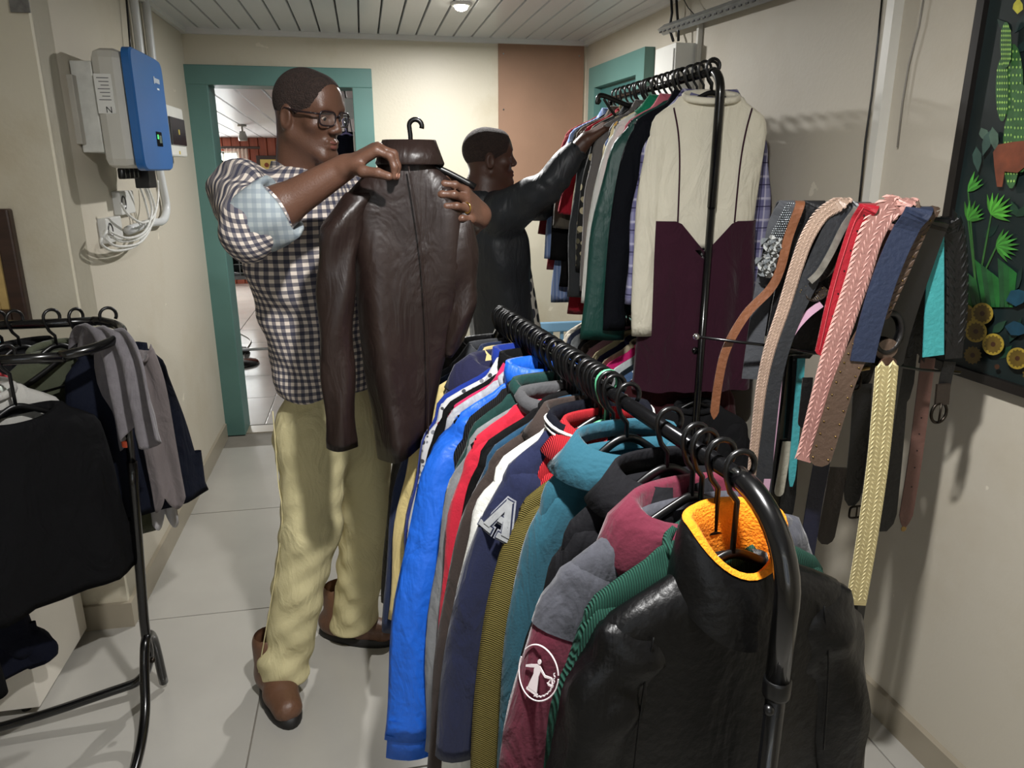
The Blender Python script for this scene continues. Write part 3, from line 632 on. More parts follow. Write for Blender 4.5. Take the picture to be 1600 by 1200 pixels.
G2(3.17, 'denim_shirt', 'light blue finely striped denim shirt on the tall rack', 'shirt', plaid_mat('denim_stripe', (120, 142, 186), [(0, 60, .3, 0, (190, 200, 220), .5)]), sw=.225, hem=.29, L=.8, sl=.5, spread=.06, collar='shirt')
G2(3.22, 'sweater', 'dark red sweater last on the tall rack', 'sweater', fab((120, 26, 30)), sw=.23, hem=.3, L=.66, sl=.4, spread=.07, collar='crew')
for k in range(8): hanger((R2X, 2.36+k*.1, R2Z+.016), random.uniform(-.1, .1), H2, HG2, half=.16)
# lower tier
low = [(2.36, (58, 16, 22), 'maroon blouse first on the lower rail', None), (2.42, (70, 100, 140), 'blue top with white polka dots on the lower rail', 'dots'), (2.48, (28, 40, 48), 'dark slate top on the lower rail', None), (2.54, (196, 204, 206), 'pale grey-white blouse on the lower rail', None),
       (2.60, (202, 34, 110), 'hot pink top on the lower rail', None), (2.66, (176, 166, 140), 'beige linen shirt on the lower rail', None), (2.72, (28, 26, 60), 'dark navy top on the lower rail', None), (2.79, (200, 188, 150), 'cream knitted top on the lower rail', None),
       (2.86, (150, 112, 128), 'dusty mauve top on the lower rail', None), (2.93, (40, 34, 30), 'dark brown patterned top on the lower rail', 'pat'), (3.0, (22, 22, 24), 'black top on the lower rail', None), (3.07, (134, 138, 140), 'grey marl top on the lower rail', None),
       (3.14, (38, 44, 62), 'dark blue hooded top on the lower rail', None), (3.21, (214, 206, 188), 'off-white top farthest back on the lower rail', None)]
for Y, c, lb, kind in low:
    m = fab(c)
    if kind == 'dots': m = spots_mat('polka', c, [(225, 228, 232), (225, 228, 232)], 75, .28)
    if kind == 'pat': m = spots_mat('brown_pattern', c, [(120, 110, 90), (60, 50, 44)], 50, .35)
    G2(Y, 'blouse', lb, 'top', m, z=.98, x=R2X-.02, da=random.uniform(-.1, .1), hl='black plastic hanger on the lower rail of the tall rack', hg='hangers on the lower rail', sw=.2, L=.5, sl=.42, spread=.03, collar='crew' if kind != 'dots' else 'shirt')
# dark bag-like coat hanging low in front of the lower rail
G2(2.29, 'coat', 'dark grey coat hanging low under the burgundy skirt', 'coat', fab((44, 44, 47)), z=.84, x=R2X+.02, da=-.1, hl='black wire hanger carrying the dark grey coat', hg='hangers on the lower rail', sw=.2, hem=.24, L=.62, sl=.5, collar='crew')

# ---------------------------------------------------------------- left rack
lr = thing('clothes_rack', 'black tubular rack with children\'s clothes at the left edge', 'clothes rack', (-.7, 2.03, 0))
U_ = [(-2.1, 1.9, 1.13), (-.86, 1.9, 1.13)]+[(-.74+.10*math.sin(a), 2.02-.12*math.cos(a), 1.135+.012*a) for a in [PI*k/10 for k in range(11)]]+[(-.86, 2.14, 1.17), (-2.1, 2.14, 1.17)]
MB().tube(rel(lr, smoothpath(U_, 3)), .0125, 12).build('top_rail_loop', BLACKMETAL, lr, True)
MB().tube(rel(lr, [(-.645, 2.02, 1.14), (-.665, 2.03, .75)]), .0105, 12).build('upper_post', BLACKMETAL, lr, True)
MB().tube(rel(lr, smoothpath([(-.662, 2.03, .80), (-.70, 2.04, .3), (-.705, 2.05, .17), (-.735, 2.045, .10), (-.82, 2.03, .075), (-1.2, 1.97, .03), (-2.0, 1.85, .03)], 5)), .0135, 12).build('post_and_base', BLACKMETAL, lr, True)
MB().tube(rel(lr, smoothpath([(-.70, 2.12, .02), (-.70, 2.09, .2), (-.70, 2.03, .24), (-.70, 1.98, .17), (-.69, 1.9, .08), (-.685, 1.78, .03), (-.68, 1.55, .016)], 5)), .0135, 12).build('foot', BLACKMETAL, lr, True)
MB().ball(rel(lr, [(-.69, 2.025, .17)])[0], .009).build('bolt', DARKMETAL, lr, True)
MB().lathe(rel(lr, [(-.667, 2.03, .845)])[0], [(.0125, 0), (.0132, .003), (.0132, .016), (.0125, .018)], 14).build('orange_tag', mat('orange_tag', (232, 96, 58), .5), lr, True)
H3, HG3 = 'black plastic hanger on the left rack', 'hangers on the left rack'
bt = garment('long_sleeve_top', 'plain black long-sleeved top hanging in front on the left rack', 'top', (-.86, 1.9, 1.146), .75, fab((17, 17, 20)), sw=.19, hem=.235, L=.52, th=.035, sl=.6, r0=.05, r1=.036, spread=.0, collar=None, neck=.085, drop=.14, hlabel='black plastic hanger carrying the black long-sleeved top', hgroup=HG3, seed=31, fold=1.3, swing=(-.03, 0), hemcurve=.02, sleeves=(-1,))
garment('sleeveless_top', 'navy sleeveless top hanging on the end of the left rack', 'vest', (-.70, 2.14, 1.186), .62, fab((24, 30, 48)), sw=.135, hem=.215, L=.5, th=.03, sl=0, collar=None, neck=.07, hlabel='black plastic hanger whose tip sticks out of the navy sleeveless top', hgroup=HG3, seed=32, fold=.9)
garment('grey_jumper', 'light grey knit top behind the black long-sleeved top', 'top', (-.93, 1.9, 1.146), .8, fab((178, 176, 170)), sw=.18, hem=.2, L=.5, sl=.52, collar='crew', seed=33, th=.025, hmat=mat('white_hanger', (214, 222, 212), .4), hlabel='white plastic hanger on the front rail of the left rack', hgroup=HG3)
garment('red_hoodie', 'coral red top whose neck shows above the black top', 'top', (-.985, 1.9, 1.146), .9, fab((196, 62, 72)), sw=.18, hem=.2, L=.4, sl=.4, collar='hood', seed=34, th=.03, neck=.085, hmat=mat('pink_hanger', (206, 60, 140), .4), hlabel='pink plastic hanger at the left picture edge', hgroup=HG3)
garment('olive_top', 'olive green top on the back rail of the left rack', 'top', (-.84, 2.14, 1.186), .8, fab((70, 74, 58)), sw=.17, hem=.2, L=.62, sl=.3, collar='crew', seed=35, hlabel=H3, hgroup=HG3)
garment('dark_hoodie', 'black top with hood on the back rail of the left rack', 'top', (-.93, 2.14, 1.186), .9, fab((26, 26, 28)), sw=.17, hem=.2, L=.5, sl=.3, collar='hood', seed=36, hlabel=H3, hgroup=HG3)
garment('teal_top', 'turquoise patterned top on the back rail of the left rack', 'top', (-1.03, 2.14, 1.186), .9, spots_mat('turq', (30, 110, 128), [(20, 60, 80), (60, 150, 160)], 60, .35), sw=.17, hem=.2, L=.5, sl=.3, collar='crew', seed=37, hlabel=H3, hgroup=HG3)
garment('navy_top', 'dark navy top bunched low at the lower left picture edge', 'top', (-1.13, 1.9, .60), .7, fab((20, 24, 44)), sw=.17, hem=.2, L=.3, sl=.2, collar='crew', seed=38, hang=False)
for x in (-.78, -.97, -1.1): hanger((x, 2.14, 1.186), 1.0, H3, HG3)
# grey T-shirt thrown over the bend of the rail
def drape(name, label, cat, path, width, m, across, folds=4, amp=.012, seed=0, taper=None):
    """cloth sheet along path, width along across, with folds and thickness"""
    rnd = random.Random(seed); p_ = smoothpath(path, 7); n_ = 26; ax = Vector(across).normalized(); rows = []; ph = rnd.uniform(0, 6)
    for i, p in enumerate(p_):
        f = i/(len(p_)-1); t = (p_[min(i+1, len(p_)-1)]-p_[max(i-1, 0)]).normalized(); nn = t.cross(ax).normalized(); k = abs(f-.5)*2
        wd = width*(taper(f) if taper else 1)
        rows.append([p+ax*(wd*(j/(n_-1)-.5))+nn*(amp*(.3+k)*math.sin(j/(n_-1)*PI*folds+ph+f*2))+Vector((0, 0, -.05*k*abs(math.sin(j/(n_-1)*PI*1.5+ph)) if k > .85 else 0)) for j in range(n_)])
    mb = MB(); mb.rings(rows, closed=False, cap=(False, False)); o = mb.build(name, m, None, True)
    md = o.modifiers.new('thick', 'SOLIDIFY'); md.thickness = .004; md.offset = 0
    return tag(o, label, cat)
GT = fab((112, 108, 112), var=.12, vscale=40)
drape('t_shirt', 'heather grey T-shirt draped over the bend of the left rack', 'T-shirt', [(-.61, 1.955, .92), (-.615, 1.95, 1.0), (-.625, 1.965, 1.10), (-.655, 2.0, 1.162), (-.70, 2.05, 1.168), (-.745, 2.10, 1.1), (-.76, 2.12, .95), (-.76, 2.12, .85)], .17, GT, (.75, -.55, 0), 5, .014, 3)
drape('t_shirt', 'grey T-shirt sleeve hanging below the draped one', 'T-shirt', [(-.60, 2.10, .66), (-.605, 2.10, .8), (-.61, 2.09, 1.0), (-.63, 2.08, 1.12)], .085, fab((112, 104, 104)), (.9, .2, 0), 3, .008, 4)
drape('cloth', 'pale grey cloth corner showing below the draped T-shirt', 'cloth', [(-.65, 2.2, .56), (-.645, 2.2, .7), (-.64, 2.2, .9)], .07, fab((170, 168, 170)), (.9, .2, 0), 3, .008, 5)
# ================================================================ PEOPLE (smooth distance fields meshed with surface nets)
class Field:
    def __init__(s, lo, hi, h):
        s.h = h; s.lo = np.array(lo, float); s.n = np.ceil((np.array(hi)-s.lo)/h).astype(int)+1
        s.f = np.full(s.n, .2, np.float32)
    def _sub(s, c0, c1):
        a = np.clip(np.floor((np.array(c0)-s.lo)/s.h).astype(int), 0, s.n); b = np.clip(np.ceil((np.array(c1)-s.lo)/s.h).astype(int)+1, 0, s.n)
        if np.any(b <= a): return None
        g = [s.lo[i]+s.h*np.arange(a[i], b[i], dtype=np.float32) for i in range(3)]
        X, Y, Z = np.meshgrid(*g, indexing='ij', sparse=True)
        return (slice(a[0], b[0]), slice(a[1], b[1]), slice(a[2], b[2])), X, Y, Z
    def _mix(s, sl, d, k, mode):
        f = s.f[sl]
        if mode == 'sub':
            hh = np.clip(.5-.5*(f+d)/k, 0, 1); s.f[sl] = f+(-d-f)*hh+k*hh*(1-hh)
        else:
            hh = np.clip(.5+.5*(f-d)/k, 0, 1); s.f[sl] = f+(d-f)*hh-k*hh*(1-hh)
    def cap(s, a, b, ra, rb=None, k=.015, flat=None, mode='add'):
        rb = ra if rb is None else rb
        a, b = np.array(a, float), np.array(b, float); R = max(ra, rb)*(flat[1] if flat and flat[1] > 1 else 1)+k*1.5+.02
        q = s._sub(np.minimum(a, b)-R, np.maximum(a, b)+R)
        if q is None: return s
        sl, X, Y, Z = q; P = [X-a[0], Y-a[1], Z-a[2]]; ab = b-a
        if flat:                         # widen along flat[0] by flat[1]
            nx = np.array(flat[0], float); nx /= np.linalg.norm(nx); g = 1-1/flat[1]
            dt = P[0]*nx[0]+P[1]*nx[1]+P[2]*nx[2]; P = [P[i]-dt*(nx[i]*g) for i in range(3)]; ab = ab-nx*(ab.dot(nx)*g)
        L2 = max(ab.dot(ab), 1e-9); t = np.clip((P[0]*ab[0]+P[1]*ab[1]+P[2]*ab[2])/L2, 0, 1)
        d = np.sqrt((P[0]-t*ab[0])**2+(P[1]-t*ab[1])**2+(P[2]-t*ab[2])**2)-(ra+(rb-ra)*t)
        s._mix(sl, d, k, mode); return s
    def ell(s, c, r, axes=None, k=.015, mode='add'):
        c = np.array(c, float); r = np.array(r, float); R = r.max()+k*1.5+.02
        q = s._sub(c-R, c+R)
        if q is None: return s
        sl, X, Y, Z = q; P = [X-c[0], Y-c[1], Z-c[2]]
        if axes is not None: P = [P[0]*ax[0]+P[1]*ax[1]+P[2]*ax[2] for ax in axes]
        k0 = np.sqrt((P[0]/r[0])**2+(P[1]/r[1])**2+(P[2]/r[2])**2)+1e-6
        k1 = np.sqrt((P[0]/r[0]**2)**2+(P[1]/r[1]**2)**2+(P[2]/r[2]**2)**2)+1e-6
        s._mix(sl, k0*(k0-1)/k1, k, mode); return s
    def plane(s, p, n):                  # keep the side n points away from
        X, Y, Z = np.meshgrid(*[s.lo[i]+s.h*np.arange(s.n[i]) for i in range(3)], indexing='ij', sparse=True)
        s.f = np.maximum(s.f, ((X-p[0])*n[0]+(Y-p[1])*n[1]+(Z-p[2])*n[2]).astype(np.float32)); return s
    def mesh(s):
        f = s.f; sg = f < 0; nx, ny, nz = f.shape
        c = np.zeros((nx-1, ny-1, nz-1), np.int8)
        for i in (0, 1):
            for j in (0, 1):
                for k in (0, 1): c += sg[i:nx-1+i, j:ny-1+j, k:nz-1+k]
        act = np.argwhere((c > 0) & (c < 8)); idx = np.full(c.shape, -1, np.int32); idx[tuple(act.T)] = np.arange(len(act))
        acc = np.zeros((len(act), 3)); cnt = np.zeros(len(act))
        for ax in range(3):
            o1, o2 = [q for q in range(3) if q != ax]
            for p in (0, 1):
                for q in (0, 1):
                    A = act.copy(); A[:, o1] += p; A[:, o2] += q; B = A.copy(); B[:, ax] += 1
                    fa = f[tuple(A.T)]; fb = f[tuple(B.T)]; m = (fa < 0) != (fb < 0)
                    t = np.where(m, fa/np.where(m, fa-fb, 1), 0); pt = A.astype(float); pt[:, ax] += t
                    acc[m] += pt[m]; cnt[m] += 1
        v = acc/cnt[:, None]*s.h+s.lo; faces = []
        for ax in range(3):
            o1, o2 = [(1, 2), (2, 0), (0, 1)][ax]
            sl0 = [slice(None)]*3; sl1 = [slice(None)]*3; sl0[ax] = slice(0, -1); sl1[ax] = slice(1, None)
            E_ = np.argwhere(sg[tuple(sl0)] != sg[tuple(sl1)]); E_ = E_[(E_[:, o1] > 0) & (E_[:, o2] > 0) & (E_[:, o1] < f.shape[o1]-1) & (E_[:, o2] < f.shape[o2]-1)]
            ins = sg[tuple(E_.T)]; q = []
            for p, r in ((0, 0), (1, 0), (1, 1), (0, 1)):
                C = E_.copy(); C[:, o1] -= p; C[:, o2] -= r; q.append(idx[tuple(C.T)])
            Q = np.stack(q, 1); Q[~ins] = Q[~ins][:, ::-1]; faces.append(Q)
        F_ = np.concatenate(faces); return v, F_[(F_ >= 0).all(1)]
def np_mesh(name, v, F_, m, parent, disp=None, attr=None, smooth_it=1):
    if smooth_it:                        # light Laplacian to take off the grid steps
        for _ in range(smooth_it):
            acc = np.zeros_like(v); cn = np.zeros(len(v))
            for a, b in ((0, 1), (1, 2), (2, 3), (3, 0)):
                np.add.at(acc, F_[:, a], v[F_[:, b]]); np.add.at(acc, F_[:, b], v[F_[:, a]]); np.add.at(cn, F_[:, a], 1); np.add.at(cn, F_[:, b], 1)
            v = v*.5+.5*acc/np.maximum(cn, 1)[:, None]
    if disp is not None:
        e1 = v[F_[:, 2]]-v[F_[:, 0]]; e2 = v[F_[:, 3]]-v[F_[:, 1]]; fn = np.cross(e1, e2); nn = np.zeros_like(v)
        for a in range(4): np.add.at(nn, F_[:, a], fn)
        nn /= np.linalg.norm(nn, axis=1)[:, None]+1e-9; v = v+nn*disp(v, nn)[:, None]
    me = bpy.data.meshes.new(name); me.vertices.add(len(v)); me.vertices.foreach_set('co', v.astype(np.float32).ravel())
    me.loops.add(F_.size); me.loops.foreach_set('vertex_index', F_.astype(np.int32).ravel())
    me.polygons.add(len(F_)); me.polygons.foreach_set('loop_start', np.arange(0, F_.size, 4, dtype=np.int32))
    me.update(calc_edges=True); me.validate()
    if attr is not None:
        at = me.attributes.new('cloth_uv', 'FLOAT_VECTOR', 'POINT'); at.data.foreach_set('vector', attr(v).astype(np.float32).ravel())
    return link(name, me, m, parent, True)
def A3(v): return np.array((v[0], v[1], v[2]), float)
def unit(v): v = np.array(v, float); return v/np.linalg.norm(v)
def hand(F_, wrist, d, n, th, curl, s=1., thumb=(.5, .4), spread=.12, nails=None):
    """wrist to knuckles along d, n out of the palm, th towards the thumb; curl: per finger three bend angles"""
    d, n, th = unit(d), unit(n), unit(th); w_ = np.array(wrist)
    lens = [.074, .082, .076, .06]; rad = [.0094, .0097, .0092, .0082]
    for i in range(4):
        off = (1.5-i)*.0205*s
        base = w_+d*(.088-.004*abs(i-1)-(.006 if i == 3 else 0))*s+th*off
        F_.cap(w_+th*off*.6+d*.005, base, .0155*s, .0118*s, .012)
        ang = 0.; p = base; dirn = unit(d+th*(1.5-i)*spread); r = rad[i]*s
        for q, fr_ in enumerate((.45, .31, .24)):
            ang += curl[i][q]; dv = dirn*math.cos(ang)+n*math.sin(ang); p2 = p+dv*lens[i]*s*fr_*1.05
            F_.cap(p, p2, r, r*.93, .005); p = p2; r *= .93
        if nails is not None: nails.append((p-dv*.004, dv, unit(n*math.cos(ang)-dirn*math.sin(ang)), r))
    b0 = w_+d*.02*s+th*.024*s; t1 = unit(th*.75+d*.65+n*thumb[0]); b1 = b0+t1*.042*s; t2 = unit(th*.25+d*.9+n*thumb[1]); b2 = b1+t2*.034*s; b3 = b2+unit(t2+n*.2)*.026*s
    F_.cap(w_+d*.012*s, b1, .018*s, .0125*s, .012); F_.cap(b1, b2, .012*s, .0108*s, .006); F_.cap(b2, b3, .0108*s, .009*s, .004)
    if nails is not None: nails.append((b3-t2*.004, t2, unit(th*.6-n*.5), .009*s))
def head(F_, c, f, u, s=1.):
    """face and skull in a frame: c centre of the head, f forward, u up; returns placing function and axes"""
    f = unit(f); u = unit(np.array(u)-f*np.dot(u, f)); r = np.cross(f, u); c = np.array(c)
    P = lambda x, y, z: c+(r*x+f*y+u*z)*s
    ax = (r, f, u); E_ = lambda x, y, z, a, b, q, k=.012, mode='add': F_.ell(P(x, y, z), np.array((a, b, q))*s, ax, k*s, mode)
    C_ = lambda p, q, ra, rb, k=.01, mode='add': F_.cap(P(*p), P(*q), ra*s, rb*s, k*s, mode=mode)
    E_(0, -.012, .034, .074, .096, .086, .02); E_(0, .03, -.035, .057, .060, .080, .025); E_(0, .05, .04, .06, .045, .06, .03)
    for x in (-1, 1):
        C_((x*.054, -.005, -.055), (x*.02, .07, -.098), .015, .015, .022); E_(x*.043, .058, -.022, .020, .020, .016, .022)
        E_(x*.075, -.012, -.012, .011, .019, .031, .006); E_(x*.083, -.008, -.012, .005, .011, .02, .006, 'sub')
    C_((-.016, .077, -.102), (.016, .077, -.102), .017, .017, .02)
    C_((-.038, .078, .026), (.038, .078, .026), .013, .013, .018)
    for x in (-1, 1): E_(x*.031, .098, .003, .019, .018, .013, .012, 'sub')
    C_((0, .086, .014), (0, .106, -.026), .0085, .012, .012)
    for x in (-1, 1): E_(x*.0135, .098, -.032, .0105, .012, .009, .008); E_(x*.008, .104, -.040, .004, .005, .003, .003, 'sub')
    for x in (-1, 1):
        C_((x*.031-.012, .0815, .0085), (x*.031+.012, .0805, .0085), .0075, .0075, .005); C_((x*.031-.011, .0805, -.0095), (x*.031+.011, .0795, -.0095), .006, .006, .006)
    E_(0, .074, -.066, .028, .019, .020, .014)
    C_((-.021, .089, -.0605), (.021, .089, -.0605), .0058, .0058, .006); C_((0, .095, -.060), (0, .095, -.0605), .0068, .0068, .006)
    C_((-.017, .089, -.0735), (.017, .089, -.0735), .0072, .0072, .006)
    C_((-.026, .100, -.0665), (.026, .100, -.0665), .0022, .0022, .004, 'sub')
    return P, ax
def eyes(P, ax, parent, s=1., look=(0, 0)):
    for x in (-1, 1):
        e = MB().ball((0, 0, 0), .0118*s).build('eye', mat('eye_white', (176, 160, 146), .3, .03), parent, True); e.location = P(x*.031, .0755, .001)
        d = unit(ax[1]+ax[0]*look[0]+ax[2]*look[1])
        MB().lathe(d*.0105*s, [(.0058*s, 0), (.005*s, .0016*s), (.001, .002*s)], 14, tuple(d)).build('iris', mat('iris', (26, 16, 12), .15, .05), e, True)
def brows(P, parent, m):
    for x in (-1, 1):
        MB().tube(smoothpath([P(x*.014, .0905, .024), P(x*.03, .0885, .031), P(x*.05, .073, .026)], 4), [(.0022, .0045)]*9, 6, flat=(0, 0, 1)).build('eyebrow', m, parent, True)
LIP = mat('lip_brown', (112, 68, 60), .42, .1, 40)
def lips(P, parent, s=1.):
    for pts, rr in (([(-.025, .082, -.0665), (-.012, .0925, -.0618), (0, .0955, -.0625), (.012, .0925, -.0618), (.025, .082, -.0665)], .0052), ([(-.023, .082, -.068), (-.011, .092, -.0735), (0, .0945, -.0745), (.011, .092, -.0735), (.023, .082, -.068)], .0062)):
        pth = smoothpath([P(*p) for p in pts], 4); n_ = len(pth)
        MB().tube(pth, [rr*s*(.25+.75*math.sin(PI*k/(n_-1))**.6) for k in range(n_)], 8).build('lip', LIP, parent, True)
def hair(P, ax, s, h, m, parent, line=.07):
    c = P(0, 0, 0); F_ = Field(c-.14, c+.15, h)
    F_.ell(P(0, -.012, .034), np.array((.0752, .0972, .0872))*s, ax, .01*s); F_.ell(P(0, .05, .042), np.array((.0609, .0459, .0606))*s, ax, .03*s)
    F_.ell(P(0, .118, -.03), np.array((.09, .078, line+.06))*s, ax, .006*s, 'sub'); F_.ell(P(0, .03, -.09), np.array((.12, .075, .085))*s, ax, .006*s, 'sub')
    F_.plane(P(0, -.05, -.052), -(np.array(ax[2])*.9-np.array(ax[1])*.3))
    v, q = F_.mesh(); return np_mesh('hair', v, q, m, parent)
SKIN1 = mat('skin_brown', (96, 67, 53), .42, .12, 9, bump=.12, bscale=260, spec=.45); SKIN2 = mat('skin_dark', (78, 52, 42), .42, .12, 9, bump=.12, bscale=260, spec=.45)
for _m in (SKIN1, SKIN2):
    _m.node_tree.nodes['Principled BSDF'].inputs['Subsurface Weight'].default_value = .06; _m.node_tree.nodes['Principled BSDF'].inputs['Subsurface Radius'].default_value = (.01, .004, .002)
HAIR = mat('cropped_hair', (54, 40, 35), .9, .3, 120, bump=1, bscale=300)
def q(u, v, Y): return A3(PY(u, v, Y))
# ---------------------------------------------------------------- first man
m1 = thing('person', 'man in checked shirt and khaki trousers holding up a brown leather jacket', 'person')
fb = unit((.68, -.73, 0)); sb = np.array((-fb[1]*-1, fb[0]*1, 0)); sb = unit((.73, .68, 0))      # body forward, towards his left side
hc = q(481, 179, 2.0); hf = unit((.80, -.60, -.16)); nb = q(468, 268, 2.04)                     # head centre, gaze, neck base
shR = nb+np.array((0, 0, -.045))-sb*.175; shL = nb+np.array((0, 0, -.05))+sb*.165
elR = q(392, 352, 1.72); wrR = q(538, 262, 1.70); knR = q(582, 236, 1.69)
elL = q(640, 430, 2.02); wrL = q(750, 336, 1.765)
lo = np.minimum.reduce([hc-.16, elR-.1, wrR-.12, wrL-.12, elL-.1]); hi = np.maximum.reduce([hc+.18, elR+.1, wrR+.15, wrL+.12, elL+.1])
B = Field(lo, hi, .0034); nails = []
S1 = .89; P1, ax1 = head(B, hc, hf, (0, 0, 1), S1)
B.cap(P1(0, -.03, -.05), nb+np.array((0, 0, -.03)), .053, .062, .03); B.cap(P1(0, .02, -.08), nb+fb*.012, .035, .045, .03)
B.cap(shR-[0, 0, .02], shL-[0, 0, .02], .045, .045, .03); B.cap(nb-[0, 0, .05], nb-[0, 0, .25], .07, .1, .03)
for a, b, c in ((shR, elR, wrR), (shL, elL, wrL)):
    B.cap(a, b, .056, .043, .03); mid = b+(c-b)*.3; B.cap(b, mid, .043, .045, .02); B.cap(mid, c, .045, .028, .02, flat=None)
hand(B, wrR, knR-wrR, (.25, -.05, -.9), (-.1, -.95, -.2), [(.75, .75, .5), (.75, .85, .5), (.8, .85, .55), (.85, .9, .6)], 1., (.5, .5), .05, nails)
hand(B, wrL, unit((-.42, -.75, .30)), (-.85, .45, -.1), (-.1, .25, .95), [(.35, .8, .6), (.4, .85, .6), (.42, .85, .6), (.45, .9, .6)], 1., (.5, .2), .10, nails)
v, qd = B.mesh(); np_mesh('body', v, qd, SKIN1, m1)
NAIL = mat('finger_nail', (168, 122, 104), .3, .05)
for (p, d, up, r) in nails:
    o = MB().ball((0, 0, 0), (r*.62, r*.95, r*.3), 10, 6).build('nail', NAIL, m1, True); Z_ = Vector(-up); Y_ = Vector(d); X_ = Y_.cross(Z_); M_ = Matrix((X_, Y_, Z_)).transposed().to_4x4(); M_.translation = Vector(p)+Z_*r*.78; o.matrix_local = M_
eyes(P1, ax1, m1, S1, (.05, -.35)); brows(P1, m1, HAIR); lips(P1, m1, S1); hair(P1, ax1, S1, .0042, HAIR, m1)
MB().tube([P1(-.021, .0925, -.0662), P1(0, .0965, -.0655), P1(.021, .0925, -.0662)], .0011, 5).build('mouth_line', mat('lip', (70, 36, 32), .5), m1, True)
# wedding ring on his left hand is the small bright band
# spectacles
gl = thing('eyeglasses', 'dark rectangular-framed spectacles worn by the man in the checked shirt', 'glasses')
FRM = mat('spectacle_frame', (30, 20, 24), .3, .1)
m_, nt, b_ = nt_new('spectacle_lens'); b_.inputs['Base Color'].default_value = (.3, .32, .32, 1); b_.inputs['Roughness'].default_value = .03; b_.inputs['Alpha'].default_value = .08; LENS = m_
for x in (-1, 1):
    rim = [(x*.034+.0265*math.copysign(abs(math.cos(a))**.45, math.cos(a)), .104-.012*abs(x*.034+.0265*math.cos(a))/.06, .0+.0185*math.copysign(abs(math.sin(a))**.5, math.sin(a))) for a in [2*PI*k/28 for k in range(28)]]
    MB().tube([P1(*p) for p in rim], .0021, 6, loop=True).build('rim', FRM, gl, True)
    mesh('lens', [P1(*p) for p in rim], [tuple(range(28))], LENS, gl)
    MB().tube([P1(x*.061, .092, .010), P1(x*.072, .082, .010), P1(x*.078, .03, .008), P1(x*.079, -.012, .012), P1(x*.077, -.03, -.006)], [(.0022, .004)]*5, 6, flat=tuple(ax1[2])).build('temple', FRM, gl, True)
    MB().ball(P1(x*.0745, .074, .0105), (.002, .002, .002), 8, 5).build('rivet', CHROME, gl, True)
MB().tube(smoothpath([P1(-.009, .1045, .006), P1(0, .107, .009), P1(.009, .1045, .006)], 3), .0021, 6).build('bridge', FRM, gl, True)
# checked shirt
GING = plaid_mat('gingham', (222, 210, 198), [(0, 52, .5, 0, (36, 44, 74), .74), (1, 52, .5, 0, (30, 38, 66), .74)], attr='cloth_uv')
pc = q(522, 640, 2.12); chest = nb+np.array((0, 0, -.2))+fb*.01
lo = np.minimum.reduce([shR-.16, elR-.12, pc-[.25, .25, .02]]); hi = np.maximum.reduce([shL+.14, nb+[.2, .2, .02], elL+.1])
T = Field(lo, hi, .006)
hemz = q(470, 622, 2.0)[2]
waist = np.array((pc[0], pc[1], hemz-.06))
T.cap(chest, chest-[0, 0, .03], .125, .125, .05, flat=(sb, 1.42)); T.cap(chest, waist, .120, .122, .04, flat=(sb, 1.38))
T.cap(shR+[0, 0, -.012], shL+[0, 0, -.012], .066, .066, .06); T.cap(nb-[0, 0, .06], chest, .085, .11, .06)
cuffR = elR+(wrR-elR)*.16
T.cap(shR, elR, .076, .072, .03); T.cap(elR, cuffR, .070, .062, .02); T.cap(shL, elL, .07, .062, .03); T.cap(elL, elL+(wrL-elL)*.2, .06, .055, .02)
T.plane((0, 0, hemz), (0, 0, -1)); T.cap(nb-[0, 0, .0], nb+[0, 0, .1], .060, .07, .008, mode='sub')
def dshirt(v, nn):
    s_ = np.sin(v[:, 2]*38+v[:, 0]*22+2*np.sin(v[:, 1]*11))*.004+np.sin(v[:, 0]*34-v[:, 2]*13+v[:, 1]*20)*.0045+np.sin(v[:, 2]*75+v[:, 1]*30+v[:, 0]*55)*.002
    return s_
def uvshirt(v):
    def dist(a, b):
        ab = b-a; t = np.clip(((v-a) @ ab)/(ab @ ab), 0, 1); pr = a+t[:, None]*ab; return np.linalg.norm(v-pr, axis=1), t*np.linalg.norm(ab), v-pr
    dU, tU, rU = dist(shR-sb*.02, elR); dL, tL, rL = dist(shL+sb*.02, elL); ang = np.arctan2((v-pc) @ fb, ((v-pc) @ sb)*.75)
    out = np.stack([ang*.165, v[:, 2], v[:, 0]*0], 1)
    side = (v-nb) @ sb
    for dd, tt, rr, a, b, msk in ((dU, tU, rU, shR, elR, side < -.165), (dL, tL, rL, shL, elL, side > .16)):
        ax = unit(b-a); e1 = unit(np.cross(ax, (0, 0, 1))); e2 = np.cross(ax, e1); m = msk & (dd < .1)
        vw = unit((.1, -1, .1)); e1 = unit(np.cross(ax, vw)) if abs(ax @ vw) < .95 else np.array((1., 0, 0)); e2 = np.cross(vw, e1); out[m, 0] = ((v[m]-a) @ e1)-.5*((v[m]-a) @ vw); out[m, 1] = ((v[m]-a) @ e2)-.8*((v[m]-a) @ vw)
    return out
v, qd = T.mesh(); np_mesh('shirt', v, qd, GING, m1, dshirt, uvshirt)
axc = Vector(unit(wrR-elR)); c0 = Vector(elR)+axc*.02
rg = []
for r_, d_ in ((.066, -.02), (.072, .0), (.075, .03), (.073, .062), (.064, .066), (.056, .05), (.05, .02)):
    e1 = axc.orthogonal().normalized(); e2 = axc.cross(e1)
    rg.append([c0+axc*(d_+.006*math.sin(3*k*PI/14+1))+(e1*math.cos(2*PI*k/28)+e2*math.sin(2*PI*k/28))*(r_*(1+.05*math.sin(k*1.3))) for k in range(28)])
MB().rings(rg, cap=(False, False)).build('rolled_cuff', plaid_mat('cuff_check2', (160, 168, 170), [(0, 52, .5, 0, (116, 128, 138), .5), (1, 52, .5, 0, (116, 128, 138), .5)]), m1, True)
rg = []
